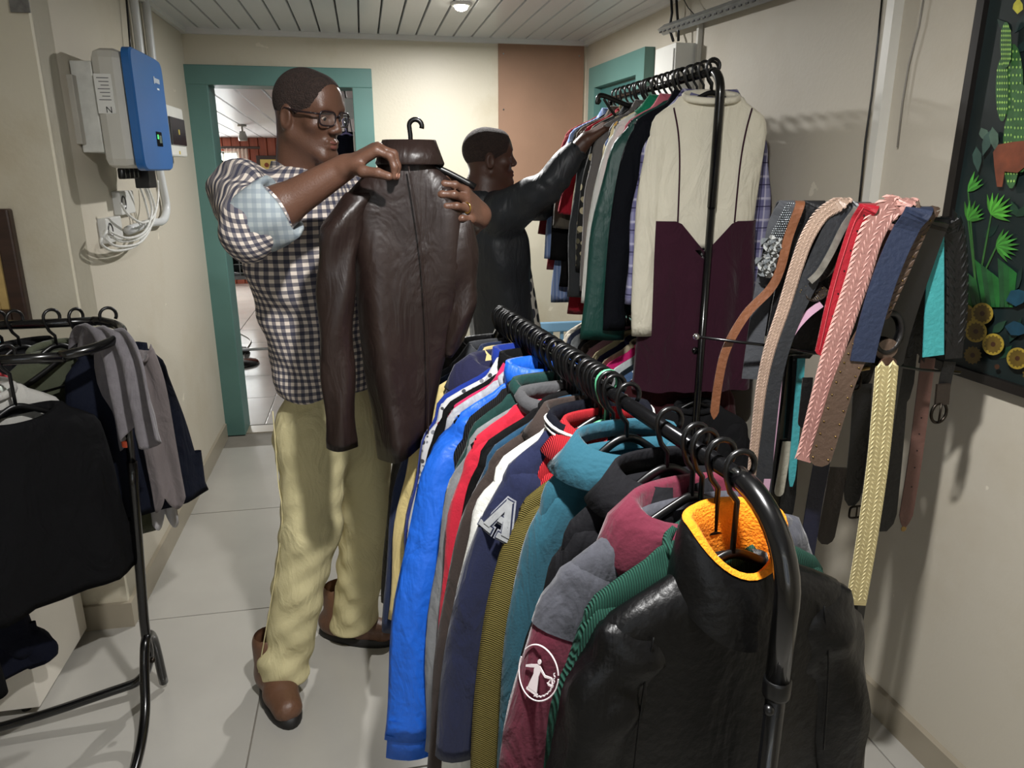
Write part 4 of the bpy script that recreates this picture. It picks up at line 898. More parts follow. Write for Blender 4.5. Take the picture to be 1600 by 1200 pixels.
for k in range(29):                       # shirt collar, open at the throat
    a = .45+(2*PI-.9)*k/28; d = fb*math.cos(a)+sb*math.sin(a); fr_ = max(0, math.cos(a))
    rg.append([Vector(nb+d*rr+np.array((0, 0, zz-.035*fr_))) for rr, zz in ((.063, -.025), (.063, .022), (.068, .026), (.088+.012*fr_, -.028-.02*fr_), (.084, -.03))])
co = MB().rings(rg, closed=False, cap=(False, False)).build('collar', plaid_mat('gingham_collar', (214, 200, 184), [(0, 52, .5, 0, (40, 46, 70), .7), (1, 52, .5, 0, (30, 36, 60), .7)]), m1, True)
# khaki trousers
KHA = mat('khaki_cotton', (206, 196, 152), .85, .06, 6, bump=.12, bscale=200, spec=.25, wr=.35)
hipR, hipL = pc-sb*.085-[0, 0, .06], pc+sb*.085-[0, 0, .06]
knR_, knL_ = q(486, 822, 2.02), q(572, 800, 2.16); anR, anL = A3(PZ(443, 1035, .10)), A3(PZ(553, 960, .10))
T = Field(np.minimum(anR, hipR)-[.16, .2, .1], np.maximum(hipL, anL)+[.2, .2, .2], .0065)
T.cap(pc+[0, 0, .1], pc-[0, 0, .06], .105, .118, .05, flat=(sb, 1.36)); T.cap(pc-[0, 0, .05]-fb*.03, pc-[0, 0, .1]-fb*.03, .1, .09, .05, flat=(sb, 1.4))
for h_, k_, a_ in ((hipR, knR_, anR), (hipL, knL_, anL)):
    T.cap(h_, k_, .104, .083, .04); T.cap(k_, a_-[0, 0, .02], .083, .070, .03); T.cap(a_+[0, 0, .02], a_-[0, 0, .03], .070, .074, .02)
T.plane((0, 0, .055), (0, 0, -1))
def dpant(v, nn):
    low_ = np.clip((.45-v[:, 2])/.4, 0, 1)
    return np.sin(v[:, 2]*42+v[:, 0]*30+2*np.sin(v[:, 1]*16))*(.0015+.0035*low_)+np.sin(v[:, 0]*26+v[:, 1]*31+v[:, 2]*9)*.0025+np.sin(v[:, 2]*85-v[:, 0]*50+v[:, 1]*36)*.002
v, qd = T.mesh(); np_mesh('trousers', v, qd, KHA, m1, dpant)
MB().tube(smoothpath([hipR+unit((-.9, -.45, 0))*.108+[0, 0, .1], hipR+unit((-.9, -.45, 0))*.112-[0, 0, .1], knR_+unit((-.9, -.45, 0))*.09, anR+unit((-.9, -.45, 0))*.078], 6), .0018, 5).build('side_seam', KHA, m1, True)
# boots
BOOT = mat('brown_boot_leather', (98, 68, 50), .45, .18, 7, bump=.25, bscale=60); SOLE = mat('black_sole', (22, 20, 19), .6)
def boot(an, d):
    d = unit((d[0], d[1], 0)); sd = np.array((-d[1], d[0], 0)); g = np.array((an[0], an[1], 0))
    F_ = Field(g+np.minimum(d*-.15, d*.3)-[.1, .1, .0], g+np.maximum(d*-.15, d*.3)+[.1, .1, .2], .005)
    F_.cap(g-d*.035+[0, 0, .055], g+d*.09+[0, 0, .05], .040, .042, .03, flat=(sd, 1.05)); F_.cap(g+d*.09+[0, 0, .046], g+d*.165+[0, 0, .040], .044, .037, .02, flat=(sd, 1.15))
    F_.cap(g+[0, 0, .06], g+[0, 0, .17], .05, .05, .03); F_.plane((0, 0, .02), (0, 0, -1)); v, qd = F_.mesh(); bo = np_mesh('boot', v, qd, BOOT, m1)
    out = []
    for k in range(28):
        a = 2*PI*k/28; L_ = math.cos(a); W_ = math.sin(a); out.append(Vector(g+d*(.065+L_*.145)+sd*(W_*(.052+.006*L_))))
    MB().rings([[p+Vector((0, 0, z)) for p in out] for z in (.0, .012)]+[[p*1+(Vector(g+d*.065)-p)*.06+Vector((0, 0, .03)) for p in out]]).build('sole', SOLE, bo, True)
    for k in range(4):
        c = Vector(g+d*(.075+.016*k)+np.array((0, 0, .104-.008*k))); MB().tube(smoothpath([c-Vector(sd)*.028-Vector((0, 0, .012)), c, c+Vector(sd)*.028-Vector((0, 0, .012))], 3), .003, 6).build('lace', SOLE, bo, True)
boot(A3(PZ(428, 1075, 0)), (.36, -.93)); boot(A3(PZ(532, 992, 0)), (.92, -.40))
# ---------------------------------------------------------------- brown leather jacket he holds up
BLE = mat('brown_leather', (36, 25, 22), .42, .18, 7, bump=.12, bscale=40, spec=.45, wr=.3)
JC = Vector(q(640, 238, 1.72)); lj1 = thing('leather_jacket', 'dark brown leather jacket held up on a hanger by the man', 'jacket', JC, -.12)
def jring(z, x0, x1, t_, seed, amp, n=44, sl=0.):
    r = []
    for k in range(n):
        a = 2*PI*k/n; c_, s_ = math.cos(a), math.sin(a); x = (x0+x1)/2+(x1-x0)/2*math.copysign(abs(c_)**.8, c_); y = t_*math.copysign(abs(s_)**.8, s_)
        y += amp*(math.sin(x*34+seed+z*3)+.6*math.sin(x*61+z*7)+.5*math.sin(x*20-z*16)); r.append(Vector((x, y, z-sl*(x-x0))))
    return r
jr = []
for z, x0, x1, t_, amp, sl in ((.0, -.045, .045, .03, 0, 0), (-.03, -.07, .055, .034, 0, .0), (-.055, -.11, .085, .038, .001, .0), (-.085, -.14, .108, .04, .002, 0), (-.13, -.152, .118, .044, .005, 0), (-.25, -.14, .11, .048, .010, 0), (-.4, -.135, .09, .05, .014, 0), (-.5, -.13, .06, .052, .016, 0), (-.6, -.12, .04, .052, .018, -.1), (-.68, -.115, .03, .05, .02, -.3), (-.73, -.11, .022, .05, .02, -.4)):
    jr.append(jring(z, x0, x1, t_, 2., amp, sl=sl))
jr.append([Vector((p.x*.95, p.y*.8, p.z+.01)) for p in jr[-1]])
MB().rings(jr, cap=(False, False)).build('body', BLE, lj1, True)
def jsleeve(pts, rr, seed):
    path = smoothpath(pts, 6); rg = []
    for i, p in enumerate(path):
        f = i/(len(path)-1); r0 = lerpkeys([(k/(len(rr)-1), rr[k]) for k in range(len(rr))], f)
        rg.append([p+Vector((r0[0]*math.cos(a)*(1+.08*math.sin(f*26+seed)), r0[1]*.8*math.sin(a)*(1+.2*math.sin(f*17+a*2+seed)+.12*math.sin(a*3+f*6)), 0)) for a in [2*PI*k/22 for k in range(22)]])
    rg.append([p+Vector((0, 0, .01)) for p in [c+(x-c)*.85 for c in [sum(rg[-1], Vector())/22] for x in rg[-1]]])
    return MB().rings(rg, cap=(True, False)).build('sleeve', BLE, lj1, True)
jsleeve([(-.11, -.02, -.085), (-.152, -.035, -.16), (-.175, -.045, -.3), (-.182, -.05, -.5), (-.184, -.05, -.675)], [(.03, .035), (.046, .048), (.042, .046), (.038, .042), (.035, .035)], 1.)
jsleeve([(.075, .0, -.075), (.098, -.0, -.15), (.104, -.005, -.28), (.10, -.005, -.38), (.075, .0, -.47)], [(.03, .035), (.045, .045), (.045, .042), (.034, .036), (.01, .02)], 4.)
rgc = []
for k in range(25):
    a = PI/2+.3+(2*PI-.6)*k/24; f_ = max(0, math.sin(a))
    rgc.append([Vector((math.cos(a)*.055*s_, math.sin(a)*.04*s_, zz-.03*f_)) for s_, zz in ((1, -.02), (.95, .022), (1.08, .026), (1.4, -.022), (1.35, -.026))])
MB().rings(rgc, closed=False, cap=(False, False)).build('collar', BLE, lj1, True)
MB().tube(smoothpath([(.0, -.058, -.03), (.02, -.066, -.2), (.03, -.072, -.45), (.02, -.078, -.70)], 6), .002, 5).build('back_seam', BLE, lj1, True)
hk = thing('clothes_hanger', 'black plastic hanger hook rising out of the brown leather jacket', 'hanger', JC+Vector((.015, 0, .055)), -.12)
MB().tube([Vector((.014*math.cos(a)+.0, 0, .014*math.sin(a))) for a in [math.radians(x) for x in range(-20, 190, 15)]]+[Vector((-.012, 0, -.02)), Vector((-.012, 0, -.08))], .0055, 8).build('hook', BLACKPL, hk, True)
MB().tube(smoothpath([(-.14, 0, -.135), (-.06, 0, -.09), (-.012, 0, -.075), (.05, 0, -.09), (.13, 0, -.13)], 4), [(.004, .008)]*17, 6, flat=(0, 1, 0)).build('arm', BLACKPL, hk, True)
rgp = wrL+unit((-.42, -.75, .30))*.10; MB().tube([Vector(rgp)+Vector((.0105*math.cos(a)*.7+.004, .0105*math.cos(a)*-.5, .0115*math.sin(a)-.012)) for a in [2*PI*k/16 for k in range(16)]], .0016, 6, loop=True).build('wedding_ring', mat('gold', (220, 180, 90), .2, .05, metal=1), m1, True)
# ---------------------------------------------------------------- second man
m2 = thing('person', 'man in black leather jacket reaching up to the tall rack', 'person')
hc2 = q(764, 247, 3.05); hf2 = unit((.96, .05, .06)); nb2 = q(757, 305, 3.07); fb2 = unit((.97, .22, 0)); sb2 = unit((-.22, .97, 0))
sR2 = nb2+np.array((.02, 0, -.06))-sb2*.17; sL2 = nb2+np.array((.03, 0, -.05))+sb2*.17
eR2 = q(850, 296, 2.80); wR2 = q(916, 218, 2.78); eL2 = q(862, 318, 3.2); wL2 = q(925, 240, 3.08)
lo = np.minimum.reduce([hc2-.16, sR2-.12, wR2-.1]); hi = np.maximum.reduce([hc2+.18, sL2+.12, wR2+.2, wL2+.18])
B = Field(lo-[0, 0, .1], hi, .0042); nails = []
P2, ax2 = head(B, hc2, hf2, (0, 0, 1), .98)
B.cap(P2(0, -.03, -.05), nb2, .053, .064, .03); B.cap(P2(0, .02, -.085), nb2+fb2*.03, .035, .05, .03); B.cap(nb2, nb2-[0, 0, .15], .09, .12, .04); B.cap(sR2, sL2, .06, .06, .04)
for a, b, c in ((sR2, eR2, wR2), (sL2, eL2, wL2)): B.cap(a, b, .05, .042, .03); B.cap(b, c, .043, .029, .02)
hand(B, wR2, (.80, .12, .50), (.35, .3, -.85), (.1, .95, .2), [(.3, .5, .4), (.35, .55, .4), (.4, .6, .4), (.4, .6, .4)], 1.05, (.4, .4), .08, nails)
hand(B, wL2, (.85, -.15, .35), (.2, -.6, -.75), (-.1, -.8, .5), [(.4, .6, .4)]*4, 1.0, (.3, .3), .06)
v, qd = B.mesh(); np_mesh('body', v, qd, SKIN2, m2)
eyes(P2, ax2, m2, .98, (0, .1)); brows(P2, m2, HAIR); lips(P2, m2, .98); hair(P2, ax2, .985, .0046, HAIR, m2, .058)
LEB = mat('black_leather_coat', (36, 39, 43), .5, .15, 6, bump=.1, bscale=30, spec=.4, wr=.3)
wst = q(800, 520, 3.1); wst = np.array((wst[0]-.02, 3.12, .78))
T = Field(np.minimum.reduce([nb2-.35, wst-[.25, .25, .02]]), np.maximum.reduce([nb2+[.3, .3, .06], wR2+[.02, .1, .05], wL2+.06]), .0065)
ch2 = nb2+np.array((.03, 0, -.2)); T.cap(ch2, ch2-[0, 0, .05], .125, .125, .05, flat=(sb2, 1.45)); T.cap(ch2, wst, .128, .142, .05, flat=(sb2, 1.35))
T.cap(sR2, sL2, .075, .075, .06); T.cap(nb2-[0, 0, .04], ch2, .085, .11, .05)
for a, b, c in ((sR2, eR2, wR2), (sL2, eL2, wL2)): T.cap(a, b, .078, .066, .04); T.cap(b, b+(c-b)*.74, .062, .047, .02)
for a, b, c in ((sR2, eR2, wR2), (sL2, eL2, wL2)): T.cap(b+(c-b)*.82, b+(c-b)*1.1, .038, .04, .004, mode='sub')
T.cap(nb2-[0, 0, .03], nb2+[0, 0, .1], .066, .075, .01, mode='sub')
T.ell(ch2+fb2*.20-[0, 0, .26], (.075, .05, .45), (fb2, sb2, (0, 0, 1)), .01, 'sub'); T.plane((0, 0, .80), (0, 0, -1))
def dleath(v, nn):
    arm = np.clip((v[:, 0]-ch2[0]-.02)/.12, 0, 1)*np.clip((v[:, 2]-1.36)/.06, 0, 1)
    return (np.sin(v[:, 0]*55+v[:, 2]*40+2*np.sin(v[:, 2]*25))*.003)*arm+np.sin(v[:, 2]*16+v[:, 0]*32+v[:, 1]*10)*.004+np.sin(v[:, 0]*45+v[:, 2]*8)*.003
v, qd = T.mesh(); np_mesh('leather_coat', v, qd, LEB, m2, dleath)
rg = []
for k in range(27):
    a = .5+(2*PI-1.0)*k/26; d = fb2*math.cos(a)+sb2*math.sin(a); f_ = max(0, math.cos(a))
    rg.append([Vector(nb2+d*rr+np.array((0, 0, zz-.06*f_))) for rr, zz in ((.072, -.03), (.074, .03), (.082, .035), (.118, -.03), (.112, -.035))])
MB().rings(rg, closed=False, cap=(False, False)).build('coat_collar', LEB, m2, True)
T = Field(ch2-[.2, .2, .56], ch2+[.24, .2, .12], .008); T.cap(ch2+fb2*.02, wst+fb2*.035, .122, .134, .04, flat=(sb2, 1.2)); T.plane((0, 0, .84), (0, 0, -1)); v, qd = T.mesh()
np_mesh('floral_shirt', v, qd, spots_mat('black_flowers', (212, 208, 196), [(24, 26, 32), (24, 26, 32), (60, 62, 70)], 22, .48), m2)
F2 = Field(wst-[.3, .3, .85], wst+[.3, .3, .1], .011)
for s_ in (-1, 1):
    hp_ = wst+sb2*.09*s_; F2.cap(hp_, np.array((hp_[0]+.02, hp_[1], .45)), .105, .08, .03); F2.cap(np.array((hp_[0]+.02, hp_[1], .45)), np.array((hp_[0], hp_[1], .07)), .08, .065, .03)
F2.plane((0, 0, .03), (0, 0, -1)); v, qd = F2.mesh(); np_mesh('trousers', v, qd, fab((30, 32, 40)), m2, dpant)
for s_ in (-1, 1):
    hp_ = wst+sb2*.09*s_; g = Vector((hp_[0], hp_[1], 0)); out = [g+Vector(fb2)*(.05+.14*math.cos(2*PI*k/20))+Vector(sb2)*(.05*math.sin(2*PI*k/20)) for k in range(20)]
    MB().rings([[p*1+Vector((0, 0, z))+((g+Vector(fb2)*.02)-p)*sh for p in out] for z, sh in ((0, 0), (.02, 0), (.05, .08), (.08, .35), (.1, .55))]).build('shoe', SOLE, m2, True)
hk2 = thing('clothes_hanger', 'black plastic hanger held up by the second man', 'hanger', Vector(q(962, 158, 2.84)), .1)
MB().tube(smoothpath([(-.065, 0, .004), (-.075, 0, -.008), (-.07, 0, .014), (-.05, 0, .018), (.02, 0, -.004), (.1, 0, -.03), (.17, 0, -.055)], 5), [(.005, .009)]*31, 8, flat=(0, 1, 0)).build('arm', BLACKPL, hk2, True)
MB().tube(smoothpath([(-.05, 0, .008), (-.02, 0, -.03), (.02, 0, -.07)], 4), .005, 8).build('trouser_bar', BLACKPL, hk2, True)
# ================================================================ BELTS on their stand
def YB(u): return 1.45-(u-1240)*.10/230
def ribbon(mb, path, width, th=.0028, wdir=(1, -.25, 0), taper=None, tip=None):
    """flat strap along path, width along wdir"""
    n_ = len(path); rings = []
    for i, p in enumerate(path):
        f = i/(n_-1); t = (path[min(i+1, n_-1)]-path[max(i-1, 0)]).normalized(); a = Vector(wdir); a = (a-t*a.dot(t)).normalized(); b = t.cross(a); w_ = width*(taper(f) if taper else 1)/2
        if tip and i >= n_-3: w_ *= (1, .82, .35)[i-n_+3] if tip == 'round' else (1, .6, .06)[i-n_+3]
        rings.append([p+a*w_+b*th/2, p-a*w_+b*th/2, p-a*w_-b*th/2, p+a*w_-b*th/2])
    mb.rings(rings); return rings
def belt_path(px, dy=0., back=.3, n=7, over=True, Y=None):
    front = [PY(u, v, (Y or YB(px[0][0]))-.012-dy) for u, v in px]
    if over:
        T0 = PY(px[0][0], px[0][1], (Y or YB(px[0][0]))); b_ = [T0+Vector((.03, .06, -back)), T0+Vector((.012, .05, -.07)), T0+Vector((.004, .022, -.004))]
        return smoothpath(b_+front, n)
    return smoothpath(front, n)
def braid(parent, path, width, m, cols=1, step=.009, wdir=(1, -.25, 0), taper=None, name='braid'):
    width *= 1.22
    """herringbone plait of raised lozenges on a thin backing"""
    mb = MB(); L = [0]
    for a, b in zip(path, path[1:]): L.append(L[-1]+(b-a).length)
    def at(s):
        s = min(max(s, 0), L[-1]-1e-6)
        for i in range(len(L)-1):
            if L[i+1] >= s: k = (s-L[i])/(L[i+1]-L[i]); return path[i].lerp(path[i+1], k), (path[i+1]-path[i]).normalized()
    n_ = int(L[-1]/step)
    for i in range(n_):
        p, t = at(i*step); a = Vector(wdir); a = (a-t*a.dot(t)).normalized(); nn = t.cross(a); w_ = width*(taper(i/n_) if taper else 1)/2; cw = w_/cols
        for c_ in range(cols):
            for s_ in (-1, 1):
                x0, x1 = c_*cw, (c_+1)*cw*1.06; sg = 1 if c_ % 2 == 0 else -1
                q0 = p+a*(s_*x0)+t*(step*.75*sg); q1 = p+a*(s_*x1)-t*(step*.75*sg); mid = (q0+q1)/2; tt = t*step*.62
                vs_ = [q0-tt*.7, q0+tt*.7, q1+tt*.7, q1-tt*.7, mid+nn*.0035, mid-nn*.0035]
                mb.add(vs_, [(0, 1, 4), (1, 2, 4), (2, 3, 4), (3, 0, 4), (1, 0, 5), (2, 1, 5), (3, 2, 5), (0, 3, 5)])
    o = mb.build(name, m, parent); o['kind'] = 'stuff'; bk = MB(); ribbon(bk, path, width*.8, .002, wdir, taper); bk.build('backing', m, parent); return o
bst = thing('belt_stand', 'black metal stand with bar hung full of belts', 'belt rack', (PY(1400, 600, 1.4).x, 1.4, 0))
pl, pr_ = PY(1222, 330, 1.46), PY(1484, 347, 1.34)
MB().tube(rel(bst, [pl, pr_]), .011, 10).build('top_bar', BLACKMETAL, bst, True)
for px_, Y in ((PY(1440, 345, 1.365), 1.365), (PY(1262, 345, 1.455), 1.455)):
    MB().box(Vector((px_.x, Y+.012, px_.z/2))-bst.location, (.022, .022, px_.z)).build('post', BLACKMETAL, bst)
    MB().tube(rel(bst, [(px_.x, Y-.2, .012), (px_.x, Y+.22, .012)]), .012, 8).build('foot', BLACKMETAL, bst, True)
MB().tube(rel(bst, [PY(1088, 526, 1.40), PY(1200, 540, 1.39), PY(1440, 578, 1.345), PY(1500, 582, 1.335)]), .0035, 6).build('prong_bar', BLACKMETAL, bst, True)
MB().ball(rel(bst, [PY(1088, 526, 1.40)])[0], .007).build('prong_tip', CHROME, bst, True)
MB().tube(rel(bst, [PY(1275, 552, 1.45), PY(1215, 555, 1.38)]), .0035, 6).build('prong', BLACKMETAL, bst, True)
BG = 'belts on the stand'
def belt(name, label, px, width, m, dy=0., tip='round', taper=None, over=True, back=.3, Y=None, wdir=(1, -.25, 0)):
    t = thing(name, label, 'belt', group=BG); path = belt_path(px, dy, back, over=over, Y=Y); mb = MB(); ribbon(mb, path, width*1.22, .0035, wdir, taper, tip); mb.build('strap', m, t); return t, path
def leather(nm, rgb, rough=.4): return mat(nm, rgb, rough, .12, 12, bump=.25, bscale=90)
def studs(t, path, w_, i0, step, m, r=.0022, both=True, wdir=(1, -.25, 0)):
    for i in range(i0, len(path)-2, step):
        p = path[i]; tt = (path[i+1]-path[i-1]).normalized(); a = Vector(wdir); a = (a-tt*a.dot(tt)).normalized(); nn = tt.cross(a); nn = nn if nn.y < 0 else -nn
        for s in ((-1, 1) if both else (0,)): MB().ball(p+a*(s*w_)+nn*.002, r, 8, 5).build('stud', m, t, True)
def holes(t, path, idx, m=None):
    for i in idx:
        p = path[i]; MB().lathe(p+Vector((0, -.0024, 0)), [(.0018, 0), (.0018, .0008)], 8, (0, -1, 0)).build('hole', mat('hole_dark', (12, 8, 8), .9), t)
def buckle(t, c, w_, h_, m, prong=True, r=.0028, oval=False):
    c = Vector(c); n_ = 24; pts = []
    for k in range(n_):
        a = 2*PI*k/n_; e = 1 if oval else .45; pts.append(c+Vector((w_/2*math.copysign(abs(math.cos(a))**e, math.cos(a)), 0, h_/2*math.copysign(abs(math.sin(a))**e, math.sin(a)))))
    o = MB().tube(pts, r, 6, loop=True).build('buckle', m, t, True)
    if prong: MB().tube([c+Vector((0, -.003, h_/2)), c+Vector((0, -.004, -h_/2))], r*.7, 6).build('prong', m, o, True)
    return o
# from left to right
t, p = belt('sequin_belt', 'grey sequined belt with two fabric rosettes and dark denim end', [(1232, 318), (1216, 345), (1207, 385), (1197, 430), (1185, 500), (1172, 592)], .03, leather('denim_strap', (62, 64, 68), .85), .012, tip=None)
mb = MB(); rnd = random.Random(5)
for i in range(16):
    for j in range(7): mb.ball(PY(1240-i*1.9+ (j-3)*3.2, 318+i*3.6, YB(1225)-.032-.0006*i), .0021, 6, 4)
o = mb.build('sequins', mat('sequin', (150, 156, 160), .2, .3, 60, metal=.8), t, True); o['kind'] = 'stuff'
for u, v in ((1205, 384), (1196, 414)):
    c = PY(u, v, YB(1225)-.045)
    for k in range(11):
        a = k*2.4; rr = .004+.0016*k; cc = c+Vector((rr*math.cos(a), -.008+.0007*k, rr*math.sin(a)))
        MB().rings([[cc+Vector((.009*math.cos(b+a)*s, -.006*s*math.sin(3*b), .009*math.sin(b+a)*s)) for b in [2*PI*z/8 for z in range(8)]] for s in (.25, 1, 1.12)], cap=(True, False)).build('petal', fab((92, 96, 98)) if k % 2 else fab((140, 142, 140)), t)
t, p = belt('belt', 'thin tan-brown leather belt swinging out to the left', [(1250, 320), (1232, 370), (1219, 420), (1203, 452), (1165, 492), (1135, 545), (1122, 600), (1115, 655)], .015, leather('tan_leather', (112, 70, 46)), .030, 'point')
t, p = belt('belt', 'wide plain black fabric belt between rosette belt and beige braid', [(1272, 319), (1248, 360), (1232, 430), (1215, 520), (1200, 640), (1190, 760)], .036, leather('black_strap', (20, 20, 22)), .008, None)
t, p = belt('braided_belt', 'beige and grey fine braided belt', [(1318, 314), (1285, 335), (1262, 370), (1245, 415), (1225, 480), (1203, 545), (1190, 605), (1181, 680), (1174, 745)], .02, leather('beige_backing', (150, 128, 112)), .026, None, lambda f: 1.25-.6*f)
braid(t, p, .024, mat('beige_braid', (176, 152, 136), .6, .2, 40), 2, .0075, taper=lambda f: 1.25-.6*f)
t, p = belt('belt', 'black pebbled leather belt beside the beige braid', [(1345, 320), (1312, 340), (1288, 385), (1268, 430), (1235, 500), (1210, 580), (1197, 680), (1190, 780)], .032, leather('pebbled_black', (38, 40, 44)), .018, None)
t, p = belt('metal_belt', 'narrow silver snakeskin belt beside the red belt', [(1338, 326), (1318, 355), (1298, 395), (1280, 425), (1265, 440)], .011, mat('silver_skin', (150, 146, 138), .3, .3, 50, metal=.6), .034, None)
t, p = belt('studded_belt', 'dark studded belt loop curling out beside the red belt', [(1310, 395), (1290, 425), (1262, 440), (1246, 455), (1255, 466), (1278, 462), (1290, 450)], .018, leather('dark_brown', (44, 36, 30)), .040, None, over=False, Y=1.43)
studs(t, p, .005, 10, 3, BRASS, .0015)
t, p = belt('belt', 'lilac satin narrow belt curving down left of the red belt', [(1283, 475), (1258, 495), (1235, 525), (1220, 570), (1212, 640), (1204, 710), (1195, 775)], .012, mat('lilac_satin', (176, 140, 160), .3, .15, 8), .046, None, over=False, Y=1.43)
t, p = belt('belt', 'bright red leather belt with punched holes', [(1358, 322), (1344, 345), (1330, 385), (1316, 430), (1303, 480), (1293, 525), (1286, 556)], .030, leather('red_leather', (158, 28, 42)), .048, 'round'); holes(t, p, (26, 31, 36, 41, 46, 51))
for s in (-1, 1): MB().tube([x+Vector((s*.0132, -.0026, 0)) for x in p[22:-3]], .0006, 4).build('stitching', mat('red_thread', (210, 90, 96), .8), t)
t, p = belt('braided_belt', 'wide dusty pink wavy braided belt', [(1412, 314), (1382, 332), (1360, 370), (1342, 430), (1322, 490), (1302, 550), (1283, 620), (1262, 700), (1255, 720)], .036, leather('pink_backing', (160, 116, 108)), .036, None, lambda f: 1.15-.45*f)
braid(t, p, .044, mat('pink_braid', (196, 150, 140), .55, .18, 30), 2, .013, taper=lambda f: 1.15-.45*f)
t, p = belt('braided_belt', 'brown plaited leather belt with brass studs and wide rounded end', [(1448, 328), (1428, 365), (1402, 425), (1370, 495), (1340, 550), (1318, 600), (1296, 670), (1278, 728)], .038, leather('taupe_leather', (84, 66, 54), .5), .052, 'round', lambda f: 1 if f > .62 else .7)
braid(t, p[18:int(len(p)*.66)], .036, leather('taupe_leather', (84, 66, 54), .5), 1, .018); studs(t, p, .0165, int(len(p)*.62), 2, BRASS); studs(t, p, .016, 24, 4, BRASS)
t, p = belt('belt', 'navy blue elastic belt with brass keeper and buckle', [(1436, 328), (1414, 362), (1392, 410), (1374, 460), (1357, 520), (1347, 565)], .040, leather('navy_strap', (34, 44, 68), .6), .066, None)
c = PY(1343, 577, 1.32); MB().box(c, (.045, .010, .008), Matrix.Rotation(-.1, 3, 'Y'), bev=.002).build('keeper', BRASS, t, True); buckle(t, PY(1330, 597, 1.318), .045, .036, DARKMETAL)
t, p = belt('belt', 'wide black patent belt with large oval stitched buckle', [(1455, 345), (1436, 400), (1412, 470), (1394, 530), (1384, 575)], .055, mat('patent_black', (14, 14, 15), .12, .1, coat=.6), .042, 'round', Y=1.37)
buckle(t, PY(1388, 520, 1.305), .062, .082, leather('black_buckle', (26, 24, 24)), False, .006, True)
mb = MB(); mb.plate([PY(1384, 545, 1.306)+Vector((.026*math.cos(a), 0, .022*math.sin(a))) for a in [2*PI*k/18 for k in range(18)]], (0, -1, 0), .004); mb.build('tab', leather('taupe_tab', (96, 78, 66)), t)
t, p = belt('braided_belt', 'long cream herringbone braided belt hanging at the front', [(1386, 572), (1380, 640), (1372, 720), (1361, 800), (1350, 870), (1337, 945)], .036, leather('cream_backing', (170, 156, 112)), .0, None, over=False, Y=1.29)
braid(t, p, .036, mat('cream_braid', (218, 206, 158), .55, .1, 40), 2, .0105)
mb = MB(); mb.plate([PY(1386, 568, 1.288)+Vector((.020*math.cos(a), 0, .014*math.sin(a))) for a in [2*PI*k/18 for k in range(18)]], (0, -1, 0), .004); mb.build('end_tab', leather('brown_tab', (74, 52, 42)), t)
t, p = belt('belt', 'turquoise elastic belt folded narrow at the top right of the stand', [(1463, 352), (1462, 400), (1460, 470), (1458, 556)], .034, leather('turquoise', (64, 158, 160), .7), .03, None, lambda f: .15+.9*f, Y=1.36)
t, p = belt('braided_belt', 'black scalloped braided belt at the right end of the stand', [(1478, 345), (1490, 365), (1496, 420), (1495, 490), (1489, 560)], .030, leather('black_backing', (18, 18, 19)), .02, None, Y=1.35)
braid(t, p, .034, mat('black_braid', (26, 26, 27), .3, .1), 1, .02); mb = MB(); ribbon(mb, smoothpath([PY(1484, 565, 1.33), PY(1478, 590, 1.33), PY(1472, 625, 1.33)], 4), .026); mb.build('strap_end', leather('black_backing', (18, 18, 19)), t)
mb = MB(); ribbon(mb, [PY(1474, 600, 1.325), PY(1471, 632, 1.325)], .028, .008); mb.build('keeper', leather('dark_brown', (44, 36, 30)), t); buckle(t, PY(1467, 645, 1.325), .038, .046, DARKMETAL, True, .0035, True)
t, p = belt('belt', 'mauve-brown belt with eyelets and brass tip behind the right post', [(1450, 560), (1440, 640), (1428, 730), (1412, 826)], .026, leather('mauve_brown', (100, 70, 62), .5), 0, 'point', over=False, Y=1.42); holes(t, p, (8, 10, 12, 14, 16)); MB().ball(p[-1], (.008, .003, .008)).build('brass_tip', BRASS, t, True)
for lb, px_, w_, rgb, Y in (('black belt hanging behind the cream braid', [(1400, 560), (1390, 700), (1378, 830)], .05, (16, 16, 17), 1.42), ('black belt with square buckle left of the cream braid', [(1348, 600), (1342, 690), (1330, 790)], .034, (18, 18, 19), 1.43), ('dark navy belt hanging low left of the cream braid', [(1290, 690), (1272, 790), (1255, 900)], .03, (24, 26, 44), 1.41),
                           ('black plaited strap hanging below the lilac belt', [(1262, 590), (1258, 630), (1254, 668)], .018, (14, 14, 15), 1.38), ('turquoise strap glimpsed behind the pink braid', [(1252, 560), (1246, 640), (1236, 760)], .014, (60, 140, 146), 1.45), ('off-white strap glimpsed low behind the lilac belt', [(1230, 690), (1222, 740), (1216, 775)], .018, (150, 146, 132), 1.46),
                           ('wide black belt behind the black pebbled one', [(1300, 330), (1278, 420), (1258, 560)], .045, (18, 18, 20), 1.475), ('wide black belt behind the red one', [(1350, 332), (1325, 430), (1300, 600)], .05, (15, 15, 17), 1.46), ('wide dark belt behind the pink braid', [(1395, 335), (1370, 430), (1340, 610)], .05, (22, 18, 18), 1.45), ('wide black belt behind the navy one', [(1440, 340), (1420, 450), (1400, 640)], .055, (15, 15, 16), 1.43),
                           ('dark brown belt hanging behind the studded plait', [(1310, 730), (1300, 790), (1288, 850)], .034, (36, 28, 24), 1.44), ('black strap behind the lilac belt', [(1240, 470), (1236, 600), (1225, 820)], .04, (14, 14, 15), 1.47)):
    t, p = belt('belt', lb, px_, w_, leather('strap_%d_%d' % (rgb[0], rgb[2]), rgb), 0, 'round', over=False, Y=Y)
    if 'buckle' in lb: buckle(t, PY(1337, 800, Y), .034, .03, DARKMETAL)
